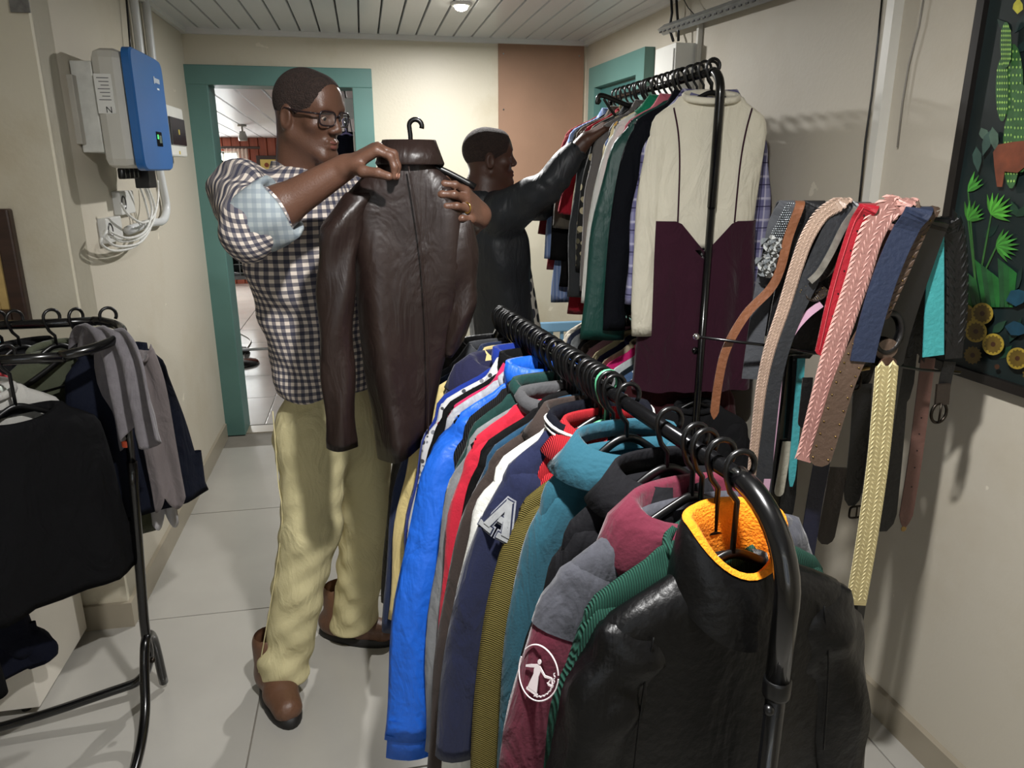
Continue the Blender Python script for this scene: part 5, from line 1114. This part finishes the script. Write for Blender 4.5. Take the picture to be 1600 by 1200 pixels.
# ================================================================ PAINTING on the right wall
pa = thing('painting', 'tall dark jungle painting with palms, cactus and yellow fungi on the right wall', 'painting')
c00, c01 = PW(1437, 565, .03), PW(1507, 0, .03)
y0, y1, z0, z1 = c00.y, .85, 1.085, 2.2
def wp(y, z, o): return Vector((WX(y)-o, y, z))
def wallslab(nm, y0, y1, z0, z1, o0, o1, m, parent): return MB().rings([[wp(y, z, o) for o, z in ((o0, z0), (o1, z0), (o1, z1), (o0, z1))] for y in (y0, y1)]).build(nm, m, parent)
FB = mat('black_frame', (24, 20, 18), .4)
wallslab('canvas', y1, y0, z0, z1, 0.003, .02, mat('jungle_ground', (18, 32, 32), .5, .45, 5), pa)
for a in ((y0-.022, y0, z0, z1), (y1, y1+.022, z0, z1), (y1, y0, z0, z0+.022), (y1, y0, z1-.022, z1)): wallslab('frame', *a, .003, .034, FB, pa)
PCOL = {}
def pm(rgb): return mat('paint_%d_%d_%d' % rgb, rgb, .5, .25, 40)
_po = [.0205]
def painted(nm, pts, rgb):
    """flat painted shape, pixel outline on the canvas"""
    _po[0] += .00004; o = _po[0]; mb = MB(); mb.plate([PW(u, v, o) for u, v in pts], (-1, 0, 0), .0006); return mb.build(nm, pm(rgb), pa)
def leafpx(u, v, ang, L, w_): 
    c, s = math.cos(ang), math.sin(ang); return [(u+c*L*f-s*w_*h, v+s*L*f+c*w_*h) for f, h in ((0, 0), (.3, .8), (.6, .7), (1, 0), (.6, -.7), (.3, -.8))]
_off = 0
_pt0 = painted
def painted(nm, pts, rgb):
    pp = [PW(u+_off, v+.30*_off, 0) for u, v in pts]
    if min(p.y for p in pp) < y1+.03 or max(p.y for p in pp) > y0-.024 or min(p.z for p in pp) < z0+.024 or max(p.z for p in pp) > z1-.024: return
    _pt0(nm, [(u+_off, v+.30*_off) for u, v in pts], rgb)
rnd = random.Random(9)
for k in range(150):
    painted('dark_leaf', leafpx(1470+rnd.random()*560, -150+rnd.random()*900, rnd.uniform(-2.6, -.5), rnd.uniform(24, 52), 8), rnd.choice([(20, 46, 38), (26, 56, 40), (16, 40, 40), (30, 62, 44)]))
for _off in (0, 135, 270):
    for u, v, rgb, L, a0 in ((1488, 285, (86, 170, 52), 30, -1.9), (1512, 300, (76, 160, 60), 36, -1.5), (1548, 335, (88, 176, 60), 40, -.7), (1512, 345, (70, 150, 52), 34, -1.2), (1556, 385, (70, 150, 56), 38, -.1), (1486, 330, (64, 140, 50), 26, -2.2)):
        for k in range(9): painted('palm_leaf', leafpx(u, v, a0+(k-4)*.26, L*(1-.05*abs(k-4)), 3.2), rgb if k % 2 else tuple(int(x*.78) for x in rgb))
        painted('palm_stem', [(u, v), (u+2, v+1), (1527+(u-1520)*.15, 440), (1524+(u-1520)*.15, 440)], (50, 96, 44))
    for k in range(12): painted('grass_blade', [(1500+k*7, 480), (1506+k*7, 480), (1520+k*9-30, 410+(k*37 % 30)), (1512+k*9-34, 400+(k*37 % 30))], (30, 72+(k % 3)*12, 40))
    for u, v, w_, h_ in ((1583, 130, 16, 62), (1566, 140, 10, 50), (1580, 235, 13, 60), (1596, 200, 14, 70), (1572, 70, 9, 36)):
        painted('cactus_column', [(u+w_*math.cos(a), v+h_*math.sin(a)) for a in [2*PI*k/18 for k in range(18)]], (52, 92, 50))
        for i in range(-2, 3):
            for j in range(-4, 5):
                if (i/2.6)**2+(j/4.8)**2 < 1: x, y = u+i*w_/2.8, v+j*h_/5; painted('cactus_spine', [(x-1.3, y), (x, y-2.4), (x+1.3, y), (x, y+2.4)], (150, 190, 96))
    rnd = random.Random(3)
    for k in range(16):
        u, v = 1515+rnd.random()*46, 10+rnd.random()*220
        painted('grey_leaf', leafpx(u, v, rnd.uniform(.8, 2.3), rnd.uniform(22, 44), 9), rnd.choice([(58, 82, 70), (44, 70, 62), (66, 90, 76)]))
    painted('brown_animal', [(1552, 238), (1560, 226), (1580, 222), (1600, 220), (1612, 226), (1612, 268), (1600, 262), (1590, 270), (1570, 268), (1566, 292), (1558, 292), (1554, 262)], (112, 56, 32))
    painted('blue_leaf', leafpx(1572, 470, -.3, 40, 16), (20, 62, 80)); painted('blue_leaf', leafpx(1570, 510, .2, 40, 14), (18, 56, 74))
    painted('yellow_flower', leafpx(1548, 52, -1, 18, 8), (190, 180, 50)); painted('yellow_flower', leafpx(1590, 22, -1.5, 26, 10), (186, 180, 60))
    for u, v in ((1507, 492), (1535, 490), (1525, 518), (1552, 538), (1520, 555), (1558, 573), (1590, 560), (1535, 583), (1585, 597), (1612, 585)):
        r_ = 17; painted('fungus_cap', [(u+r_*math.cos(a), v+r_*math.sin(a)) for a in [2*PI*k/20 for k in range(20)]], (150, 128, 44)); 
        painted('fungus_cap', [(u+r_*.86*math.cos(a)*(1 if k % 2 else .82), v+r_*.86*math.sin(a)*(1 if k % 2 else .82)) for k, a in enumerate([2*PI*k/28 for k in range(28)])], (92, 74, 24)); painted('fungus_centre', [(u+4*math.cos(a), v+4*math.sin(a)) for a in [2*PI*k/10 for k in range(10)]], (60, 34, 18))
# ================================================================ RIGHT WALL SERVICES
CON = mat('white_conduit', (214, 212, 204), .4, .04)
def wallrun(nm, label, cat, pts, r, m, off, n=8, square=False):
    o = MB().tube([PW(u, v, off) for u, v in pts], r, 4 if square else n).build(nm, m, None, not square); return tag(o, label, cat)
wallrun('cable_trunking', 'white vertical cable trunking right of the tall rack', 'conduit', [(1404, -30), (1360, 310), (1336, 520)], .021, CON, .014, square=True)
wallrun('cable_trunking', 'thin white trunking beside the electrical panel', 'conduit', [(1094, 38), (1086, 150), (1080, 260)], .013, CON, .01, square=True)
wallrun('cable', 'loose black cable hanging beside the white trunking', 'cable', [(1380, -20), (1372, 60), (1362, 150), (1352, 220), (1345, 290), (1338, 360)], .0028, BLACKPL, .02)
wallrun('cable', 'thin grey cable hanging right of the white trunking', 'cable', [(1446, -20), (1436, 40), (1420, 100), (1410, 160), (1402, 230)], .0022, mat('grey_cable', (130, 126, 118), .5), .008)
ep = thing('electrical_panel', 'white electrical panel box with red mark beside the teal door', 'electrical box')
ya, yb_ = PW(1027, 100, .09).y, PW(1080, 100, .02).y
wallslab('case', yb_-.02, ya, 1.62, 2.06, .0, .10, WHITEPL, ep); wallslab('cover', yb_-.01, ya-.015, 1.64, 2.04, .10, .106, WHITEPL, ep)
pmk = MB().box(((WX(ya)-.055), ya+.003, 1.93), (.016, .004, .07)).build('red_mark', mat('red_label', (190, 40, 40), .5), ep)
MB().box(((WX(ya)-.03), ya+.003, 1.99), (.02, .004, .03)).build('latch', WHITEPL, ep)
ml = thing('metal_channel', 'galvanised perforated metal channel high on the right wall', 'metal rail')
GAL = mat('galvanised', (176, 180, 182), .35, .15, 20, metal=.6)
A_, B_ = PW(1037, 47, .05), PW(1300, -42, .05); dch = (B_-A_); nl = 26
MB().tube([A_, B_], [(.022, .03)]*2, 4, flat=(0, 0, 1)).build('channel', GAL, ml)
for k in range(nl): MB().box(A_+dch*((k+.5)/nl)+Vector((-.024, 0, -.012)), (.004, .02, .006)).build('slot', mat('slot_dark', (50, 50, 52), .7), ml)
for k, (u, v) in enumerate(((1048, 0), (1056, 0))): wallrun('cable', ('thick black cable rising from the left end of the metal channel', 'second black cable rising from the metal channel')[k], 'cable', [(u, -20), (u+2, 20), (u+(k*6-2), 45), (u+4, 64)], .006, BLACKPL, .05)
wallrun('cable', 'thin wire looping above the metal channel', 'cable', [(1066, -5), (1075, 12), (1084, 22)], .002, BLACKPL, .05)
# ================================================================ LEFT WALL: inverter, breaker box, pipes, sockets
inv = thing('solar_inverter', 'blue-fronted white inverter mounted on the left wall', 'inverter')
GREY = mat('inverter_case', (196, 194, 186), .45, .04); BLUE = mat('inverter_blue', (38, 100, 168), .35, .05); ALU = mat('white_aluminium', (206, 206, 200), .4, .1, 30)
Y0i, Y1i = 2.73, 3.12
MB().box((-.865, 2.93, 1.76), (.065, .36, .28), bev=.004).build('heat_sink', ALU, inv)
MB().box((-.893, 2.74, 1.75), (.02, .05, .21), bev=.002).build('wall_bracket', mat('bracket', (172, 168, 158), .5), inv)
MB().box((-.785, 2.925, 1.755), (.10, .385, .37), bev=.03).build('case', GREY, inv, False)
bo = []
for k in range(40):
    a = 2*PI*k/40; bo.append(Vector((0, .2*math.copysign(abs(math.cos(a))**.18, math.cos(a)), .193*math.copysign(abs(math.sin(a))**.18, math.sin(a)))))
cI = Vector((-.735, 2.925, 1.755)); MB().rings([[cI+p for p in bo], [cI+Vector((.022, 0, 0))+p for p in bo], [cI+Vector((.028, 0, 0))+p*.975 for p in bo]]).build('front_cover', BLUE, inv)
SC = mat('display_black', (12, 14, 14), .15); MB().box(cI+Vector((.029, .03, -.085)), (.003, .07, .05), bev=.001).build('display', SC, inv)
MB().box(cI+Vector((.031, .038, -.085)), (.001, .03, .026)).build('screen', mat('lcd', (96, 112, 96), .3, .05), inv); MB().box(cI+Vector((.031, .008, -.078)), (.001, .006, .014)).build('indicator', mat('green_led', (60, 220, 90), .3, 0, emit=((60, 230, 90), 3)), inv)
MB().box((-.80, 2.732, 1.80), (.052, .003, .12)).build('rating_label', mat('label_white', (226, 226, 222), .5, .02), inv)
for k in range(7): MB().box((-.80+.002*(k % 3), 2.7298, 1.848-.011*k), (.036-.006*(k % 3), .001, .0025)).build('label_print', mat('print_grey', (110, 110, 112), .7), inv)
def glyph(parent, segs, m, nm='label_print'):
    mb = MB()
    for a, b, r in segs: mb.tube([a, b], r, 4)
    return mb.build(nm, m, parent)
INK = mat('ink_black', (30, 30, 32), .7)
gx, gz = -.792, 1.752
glyph(inv, [(Vector((gx-.008, 2.7295, gz-.009)), Vector((gx-.008, 2.7295, gz+.009)), .0013), (Vector((gx-.008, 2.7295, gz+.009)), Vector((gx+.006, 2.7295, gz-.009)), .0013), (Vector((gx+.006, 2.7295, gz-.009)), Vector((gx+.006, 2.7295, gz+.009)), .0013)], INK)
WMK = mat('white_mark', (220, 228, 236), .5, .02)
for k in range(5): MB().box(cI+Vector((.0295, .06+.016*k, .115)), (.001, .009, .016 if k else .024)).build('brand_mark', WMK, inv)
MB().box(cI+Vector((.0295, .10, .088)), (.001, .03, .006)).build('brand_mark', WMK, inv)
for k in range(5): MB().lathe((-.80+.0*k, 2.79+.05*k, 1.535), [(.011, 0), (.013, .006), (.013, .03), (.009, .04)], 10).build('cable_gland', BLACKPL, inv, True)
MB().box((-.79, 3.03, 1.535), (.05, .10, .07), bev=.004).build('terminal_cover', BLACKPL, inv)
bb = thing('breaker_box', 'small white breaker box with dark window beside the inverter', 'breaker box')
MB().box((-.865, 3.80, 1.732), (.07, .34, .22), bev=.008).build('case', WHITEPL, bb); MB().box((-.827, 3.805, 1.732), (.012, .28, .12), bev=.004).build('window_flap', mat('smoked_plastic', (44, 46, 50), .15), bb)
MB().box((-.8205, 3.805, 1.73), (.002, .02, .022)).build('warning_label', mat('yellow_label', (200, 180, 90), .5), bb); MB().box((-.829, 3.81, 1.64), (.002, .02, .015)).build('warning_label', mat('yellow_label', (200, 180, 90), .5), bb)
def lpipe(label, pts, r, m, cat='pipe', nm='conduit_pipe', X=-.875): o = MB().tube(smoothpath([PX(u, v, X) for u, v in pts], 4), r, 10).build(nm, m, None, True); return tag(o, label, cat)
LP = mat('grey_white_pipe', (200, 202, 202), .35, .04)
lpipe('left of two white conduit pipes rising above the inverter', [(206, -20), (214, 40), (222, 110)], .017, LP); lpipe('right of two white conduit pipes rising above the inverter', [(225, -20), (232, 40), (240, 110)], .017, LP)
lpipe('grey conduit pipe with elbow below the inverter', [(246, 250), (254, 290), (260, 325), (254, 345), (236, 348), (200, 360)], .017, LP); lpipe('thin dark cable beside the conduit pipes above the inverter', [(196, -20), (204, 80)], .004, BLACKPL, 'cable', 'cable')
def socket(label, u, v):
    c = PX(u, v, -.888); t = thing('junction_box', label, 'junction box', c); MB().box((0, .04, 0), (.03, .17, .085), bev=.004).build('case', mat('socket_white', (204, 204, 200), .4, .03), t)
    MB().lathe((.014, -.01, 0), [(.028, 0), (.026, .003), (.02, .003), (.018, -.006)], 18, (1, 0, 0)).build('cable_hole', BLACKPL, t, True); return t
socket('upper white junction box below the inverter', 188, 317); socket('lower white junction box with looped cables', 167, 360)
WC = mat('white_cable', (216, 216, 212), .4, .12, 90)
for k, (lb, pts) in enumerate((('white cable looping lowest under the inverter', [(216, 285), (228, 320), (232, 350), (215, 382), (180, 392), (158, 380), (165, 360)]), ('white cable loop second lowest under the inverter', [(222, 285), (236, 320), (238, 348), (220, 378), (185, 385), (164, 372), (167, 360)]), ('white cable loop third under the inverter', [(228, 285), (241, 320), (240, 345), (222, 370), (190, 377), (170, 366)]),
                           ('white cable from the upper junction box to the inverter', [(246, 282), (247, 310), (240, 338), (222, 348), (200, 335), (189, 318)]), ('white cable hanging nearest the conduit elbow', [(224, 285), (234, 310), (237, 335), (226, 362), (200, 372), (172, 362)]))):
    o = MB().tube(smoothpath([PX(u, v, -.845+.006*k) for u, v in pts], 6), .0045, 8).build('cable', WC, None, True); tag(o, lb, 'cable', 'white inverter cables')
tag(MB().box(PY(30, 4, 2.49), (.05, .006, .05)).build('wall_plate', mat('plate_grey', (110, 108, 104), .5, .3, 50)), 'small grey plate at the top left on the wall', 'wall plate')
# framed picture at the left edge
fp = thing('framed_picture', 'dark wood framed picture cut by the left picture edge', 'picture')
e0, e1 = PY(16, 326, 2.49), PY(48, 504, 2.49); xr = (e0.x+e1.x)/2+.005; zt, zb = e0.z, e1.z; xl = xr-.42
WD = mat('dark_wood', (52, 34, 26), .4, .3, 8, stretch=(1, 1, 8)); GD = mat('gilt', (176, 148, 92), .45, .15, 20)
for lo, hi in (((xr-.045, 2.462, zb), (xr, 2.498, zt)), ((xl, 2.462, zb), (xl+.045, 2.498, zt)), ((xl+.045, 2.462, zb), (xr-.045, 2.498, zb+.045)), ((xl+.045, 2.462, zt-.045), (xr-.045, 2.498, zt))): MB().box([(a+b)/2 for a, b in zip(lo, hi)], [b-a for a, b in zip(lo, hi)], bev=.006).build('frame', WD, fp)
for lo, hi in (((xr-.075, 2.474, zb+.045), (xr-.045, 2.498, zt-.045)), ((xl+.045, 2.474, zb+.045), (xl+.075, 2.498, zt-.045)), ((xl+.075, 2.474, zb+.045), (xr-.075, 2.498, zb+.075)), ((xl+.075, 2.474, zt-.075), (xr-.075, 2.498, zt-.045))): MB().box([(a+b)/2 for a, b in zip(lo, hi)], [b-a for a, b in zip(lo, hi)], bev=.003).build('gilt_slip', GD, fp)
MB().box(((xl+xr)/2, 2.492, (zt+zb)/2), (.28, .006, zt-zb-.14)).build('print', mat('cream_print', (214, 200, 160), .6, .2, 6), fp)
# white cabinet and things at the lower left
wc = thing('white_cabinet', 'white cabinet standing behind the left clothes rack', 'cabinet')
for nm, lo, hi in (('side_panel', (-1.14, 2.06, .03), (-1.03, 2.46, 1.0)), ('top_board', (-1.95, 2.2, 1.0), (-1.03, 2.46, 1.03)), ('back_panel', (-1.95, 2.43, .03), (-1.14, 2.46, 1.0)), ('shelf', (-1.95, 2.24, .45), (-1.14, 2.43, .47)), ('shelf', (-1.95, 2.24, .75), (-1.14, 2.43, .77))):
    MB().box([(a+b)/2 for a, b in zip(lo, hi)], [b-a for a, b in zip(lo, hi)], bev=.002).build(nm, mat('cabinet_white', (214, 208, 196), .4, .03), wc)
for y in (2.1, 2.42): MB().lathe((-1.085, y, 0), [(.014, 0), (.014, .03)], 10).build('foot', BLACKPL, wc)
F_ = Field((-1.75, 1.98, 0), (-1.18, 2.2, .2), .01)
F_.cap((-1.62, 2.09, .08), (-1.28, 2.09, .075), .07, .07, .04)
F_.plane((0, 0, .004), (0, 0, -1)); v, qd = F_.mesh(); bg = np_mesh('floor_bag', v, qd, spots_mat('bag_pattern', (70, 58, 46), [(120, 104, 84), (40, 34, 30), (150, 136, 112)], 60, .4), None, lambda v, n: np.sin(v[:, 0]*40+v[:, 2]*60)*.006); tag(bg, 'brown patterned bag on the floor beside the white cabinet', 'bag')
# ================================================================ pale blue crib behind the second man
cr = thing('crib', 'pale blue slatted crib behind the second man', 'crib'); CB = mat('crib_blue', (120, 160, 190), .5, .05)
ca, cb_ = PY(835, 512, 4.2), PY(935, 517, 4.2)
MB().box(((ca.x+cb_.x)/2, 4.2, ca.z), (cb_.x-ca.x, .03, .06), bev=.006).build('top_rail', CB, cr); MB().box(((ca.x+cb_.x)/2, 4.2, .25), (cb_.x-ca.x, .03, .05), bev=.004).build('bottom_rail', CB, cr)
for k in range(7): MB().box((ca.x+.04+k*.065, 4.2, (ca.z+.25)/2), (.02, .015, ca.z-.3)).build('slat', CB, cr)
for x in (ca.x, cb_.x): MB().box((x, 4.2, (ca.z+.02)/2), (.04, .04, ca.z+.02), bev=.006).build('leg', CB, cr)
MB().box(((ca.x+cb_.x)/2, 4.32, .4), (cb_.x-ca.x, .2, .1), bev=.03).build('mattress', fab((200, 196, 186)), cr)
# ================================================================ FAR ROOM through the doorway
YF = 10.9
fl2 = struct(MB().box((-1.6, 7.75, -.04), (5.4, 6.5, .05)).build('floor_far_room', GROUT), 'tiled floor of the far room')
FT = mat('far_tile', (176, 172, 166), .16, .06, 3); tm = None
for i in range(9):
    for j in range(11):
        if tm is None: o = MB().box((0, 0, 0), (.594, .594, .01), bev=.0015).build('tile', FT, fl2); tm = o.data
        else: o = link('tile', tm, None, fl2)
        o.location = (-4.0+i*.6, 4.95+j*.6, -.006)
tag_ = struct(MB().box((-.42, 4.56, -.004), (.96, .13, .012)).build('threshold', SK), 'grey stone threshold of the doorway')
def slopez(y): return 2.2-(y-4.6)*.035
c2 = struct(MB().rings([[Vector((x, y, slopez(y)+dz)) for x, dz in ((-4.3, .02), (1.2, .02), (1.2, .08), (-4.3, .08))] for y in (4.62, YF+.1)]).build('ceiling_far_room', mat('dark_gap', (150, 150, 150), .8)), 'white board ceiling of the far room')
b0 = None
for i in range(27):
    if b0 is None: o = MB().rings([[Vector((x, y-7.7, slopez(y)+dz)) for x, dz in ((-.095, 0), (-.09, -.012), (.09, -.012), (.095, 0), (.095, .02), (-.095, .02))] for y in (4.64, YF)]).build('ceiling_board', PVC, c2); b0 = o.data
    else: o = link('ceiling_board', b0, None, c2)
    o.location = (-4.2+i*.2, 7.7, 0)
struct(MB().box((-4.35, 7.75, 1.2), (.1, 6.4, 2.6)).build('wall_far_room_left', WALL), 'left wall of the far room')
wrr = struct(MB().box((1.2, 7.75, 1.2), (.1, 6.4, 2.6)).build('wall_far_room_right', mat('grey_panel', (96, 96, 98), .4)), 'grey panelled right wall of the far room')
wfa = struct(MB().box((-1.6, YF+.08, 1.1), (5.6, .08, 2.4)).build('wall_far_room_back', mat('dark_red_gap', (70, 34, 24), .7)), 'red-brown boarded wall of the far room'); b0 = None
RW = mat('red_wood', (150, 76, 54), .5, .2, 5, stretch=(6, 1, .6)); wx0, wx1 = PY(322, 280, YF).x, PY(376, 280, YF).x; wz0, wz1 = .75, PY(350, 238, YF).z
for i in range(48):
    x = -4.3+i*.115
    if b0 is None: o = MB().rings([[Vector((x_, y_, z)) for x_, y_ in ((-.055, .02), (-.055, .004), (-.048, -.006), (.048, -.006), (.055, .004), (.055, .02))] for z in (0, 2.15)]).build('wall_board', RW, wfa); b0 = o.data
    else: o = link('wall_board', b0, None, wfa)
    o.location = (x, YF+.02, 0)
w2 = thing('window_2', 'bright curtained window of the far room', 'window'); del w2['category']; w2['kind'] = 'structure'
wx0 -= .3
MB().box(((wx0+wx1)/2, YF-.005, (wz0+wz1)/2), (wx1-wx0, .01, wz1-wz0)).build('pane', mat('daylight_pane', (240, 244, 246), .3, 0, emit=((240, 246, 250), 3.2)), w2)
for k in range(5): MB().box((wx0+(wx1-wx0)*k/4, YF-.02, (wz0+wz1)/2), (.03, .02, wz1-wz0)).build('glazing_bar', WHITEPL, w2)
for k in range(5): MB().box(((wx0+wx1)/2, YF-.02, wz0+(wz1-wz0)*k/4), (wx1-wx0, .02, .03)).build('glazing_bar', WHITEPL, w2)
m_, nt, b_ = nt_new('sheer_curtain'); b_.inputs['Base Color'].default_value = lin((236, 224, 210)); b_.inputs['Roughness'].default_value = .9; b_.inputs['Alpha'].default_value = .5; b_.inputs['Transmission Weight'].default_value = 0
SHEER = m_
for nm, xa, xb, lb in (('curtain', wx1-.16, wx1+.14, 'sheer cream curtain at the right of the far window'), ('curtain', wx0-.1, wx0+.2, 'sheer cream curtain at the left of the far window')):
    rows = [[Vector((xa+(xb-xa)*j/24, YF-.09+.025*math.sin(j*1.6), z)) for j in range(25)] for z in (wz1+.05, 1.4, .5)]
    tag(MB().rings(rows, closed=False, cap=(False, False)).build(nm, SHEER, None, True), lb, 'curtain')
tag(MB().tube([(wx0-.3, YF-.09, wz1+.06), (wx1+.3, YF-.09, wz1+.06)], .018, 8).build('curtain_rod', WD), 'dark curtain rod over the far window', 'curtain rod')
pf = thing('framed_picture', 'yellow picture in dark frame on the red boarded wall', 'picture'); pa0, pa1 = PY(400, 243, YF-.02), PY(452, 290, YF-.02)
MB().box(((pa0.x+pa1.x)/2, YF-.02, (pa0.z+pa1.z)/2), (pa1.x-pa0.x, .03, pa0.z-pa1.z), bev=.005).build('frame', WD, pf); MB().box(((pa0.x+pa1.x)/2, YF-.04, (pa0.z+pa1.z)/2), (pa1.x-pa0.x-.1, .01, pa0.z-pa1.z-.1)).build('print', spots_mat('yellow_print', (196, 172, 96), [(150, 80, 40), (120, 60, 36), (196, 172, 96)], 9, .3), pf)
def spot(label, u, v, Y, m):
    c = PY(u, v, Y); c.z = slopez(Y)-.012; t = thing('ceiling_spotlight', label, 'lamp', c); MB().lathe((0, 0, -.02), [(.05, 0), (.05, .02)], 12).build('base', m, t); MB().tube([(0, 0, -.02), (0, 0, -.07)], .012, 8).build('stem', m, t); MB().lathe((0, 0, -.17), [(.045, 0), (.05, .03), (.03, .10)], 12).build('shade', m, t, True)
spot('black ceiling spotlight at the left of the far room', 327, 175, 7.0, BLACKPL); spot('pale ceiling spotlight in the far room', 378, 200, 9.0, mat('pale_metal', (150, 146, 138), .4))
for lb_, u_, v_, Y_ in (('black coat stand behind the dark coat in the far room', 336, 232, 6.2), ('black coat stand behind the navy garment in the far room', 540, 190, 5.6)):
    c_ = PY(u_, v_, Y_); t = thing('coat_stand', lb_, 'coat stand', (c_.x, c_.y+.05, 0)); MB().tube([(0, 0, .03), (0, 0, c_.z+.02)], .014, 10).build('post', BLACKMETAL, t, True)
    MB().tube([(0, 0, c_.z), (0, -.05, c_.z-.005), (0, -.08, c_.z+.02)], .007, 8).build('peg', BLACKMETAL, t, True); MB().lathe((0, 0, 0), [(.16, 0), (.15, .02), (.03, .04)], 18).build('base', BLACKMETAL, t, True)
# dark clothes hanging inside the doorway at left
garment('coat', 'dark coat hanging at the left inside the far room', 'coat', Vector(PY(336, 232, 6.2)), 1.2, fab((30, 34, 36)), sw=.2, hem=.22, L=.8, sl=.6, collar='crew', seed=71, hang=False)
ft = thing('folding_table', 'folding laundry table with wire basket in the far room', 'table', PZ(388, 560, 0)); X0, Yt = ft.location.x, ft.location.y
zt = PY(388, 428, Yt).z; GM = mat('grey_steel', (176, 176, 174), .35, metal=.5)
MB().box((.05, 0, zt), (.75, .45, .03), bev=.004).build('table_top', mat('table_grey', (120, 118, 116), .5), ft)
for x, y in ((-.12, -.18), (.35, -.18), (-.12, .18), (.35, .18)): MB().tube([(x*1.2, y, 0.01), (x, y, zt)], .014, 8).build('leg', GM, ft, True)
MB().tube([(-.3, -.18, .12), (.45, -.18, .12)], .012, 8).build('crossbar', GM, ft, True)
wbk = thing('wire_basket', 'dark wire mesh basket of clothes on the folding table', 'basket', (X0, Yt, zt+.015))
for k in range(9): MB().tube([(-.3+k*.085, -.2, 0), (-.3+k*.085, -.2, .24)], .004, 5).build('wire', GM, wbk)
for k in range(4): MB().tube([(-.3, -.2, .02+k*.07), (.38, -.2, .02+k*.07)], .004, 5).build('wire', GM, wbk)
F_ = Field((X0-.35, Yt-.2, zt), (X0+.45, Yt+.25, zt+.3), .02); 
for k in range(9): F_.ell((X0-.25+.075*k, Yt+.04*(k % 3-1), zt+.1), (.09, .13, .085), None, .03)
v, qd = F_.mesh(); cl = np_mesh('folded_clothes', v, qd, spots_mat('mixed_cloth', (40, 42, 46), [(90, 92, 96), (150, 150, 152), (30, 30, 34)], 14, .4), None, lambda v, n: np.sin(v[:, 0]*50+v[:, 2]*70)*.008); tag(cl, 'heap of dark clothes in the wire basket', 'clothes')
sp = PZ(366, 553, 0); sh = thing('shoe', 'black flat shoe on the floor of the far room', 'shoe', sp)
out = [Vector((.13*math.cos(2*PI*k/20), .05*math.sin(2*PI*k/20), 0)) for k in range(20)]; MB().rings([[p*s+Vector((0, 0, z)) for p in out] for s, z in ((1, 0), (1, .02), (.95, .04), (.8, .06), (.6, .05))]).build('upper', SOLE, sh, True)
MB().rings([[p*1.04+Vector((0, 0, z)) for p in out] for z in (0, .012)]).build('sole', BLACKPL, sh)
cp = [PZ(u, v, .006) for u, v in ((360, 515), (378, 522), (392, 532), (384, 548), (380, 575), (384, 610))]; tag(MB().tube(smoothpath(cp, 6), .006, 6).build('cable', mat('grey_cable', (130, 126, 118), .5), None, True), 'grey cable curling over the floor of the far room', 'cable')
garment('hanging_coat', 'dark navy garment hanging right behind the doorway', 'coat', Vector(PY(540, 190, 5.6)), .2, fab((22, 26, 44)), sw=.2, hem=.22, L=.7, sl=.5, collar='crew', seed=72, hlabel='lilac hanger seen through the doorway', hgroup='hangers in the far room', hmat=mat('lilac_plastic', (150, 140, 196), .4))
tag(MB().box(PY(549, 170, 5.9), (.09, .06, .14), bev=.004).build('wall_box', WHITEPL), 'small white box on the wall inside the doorway', 'box')
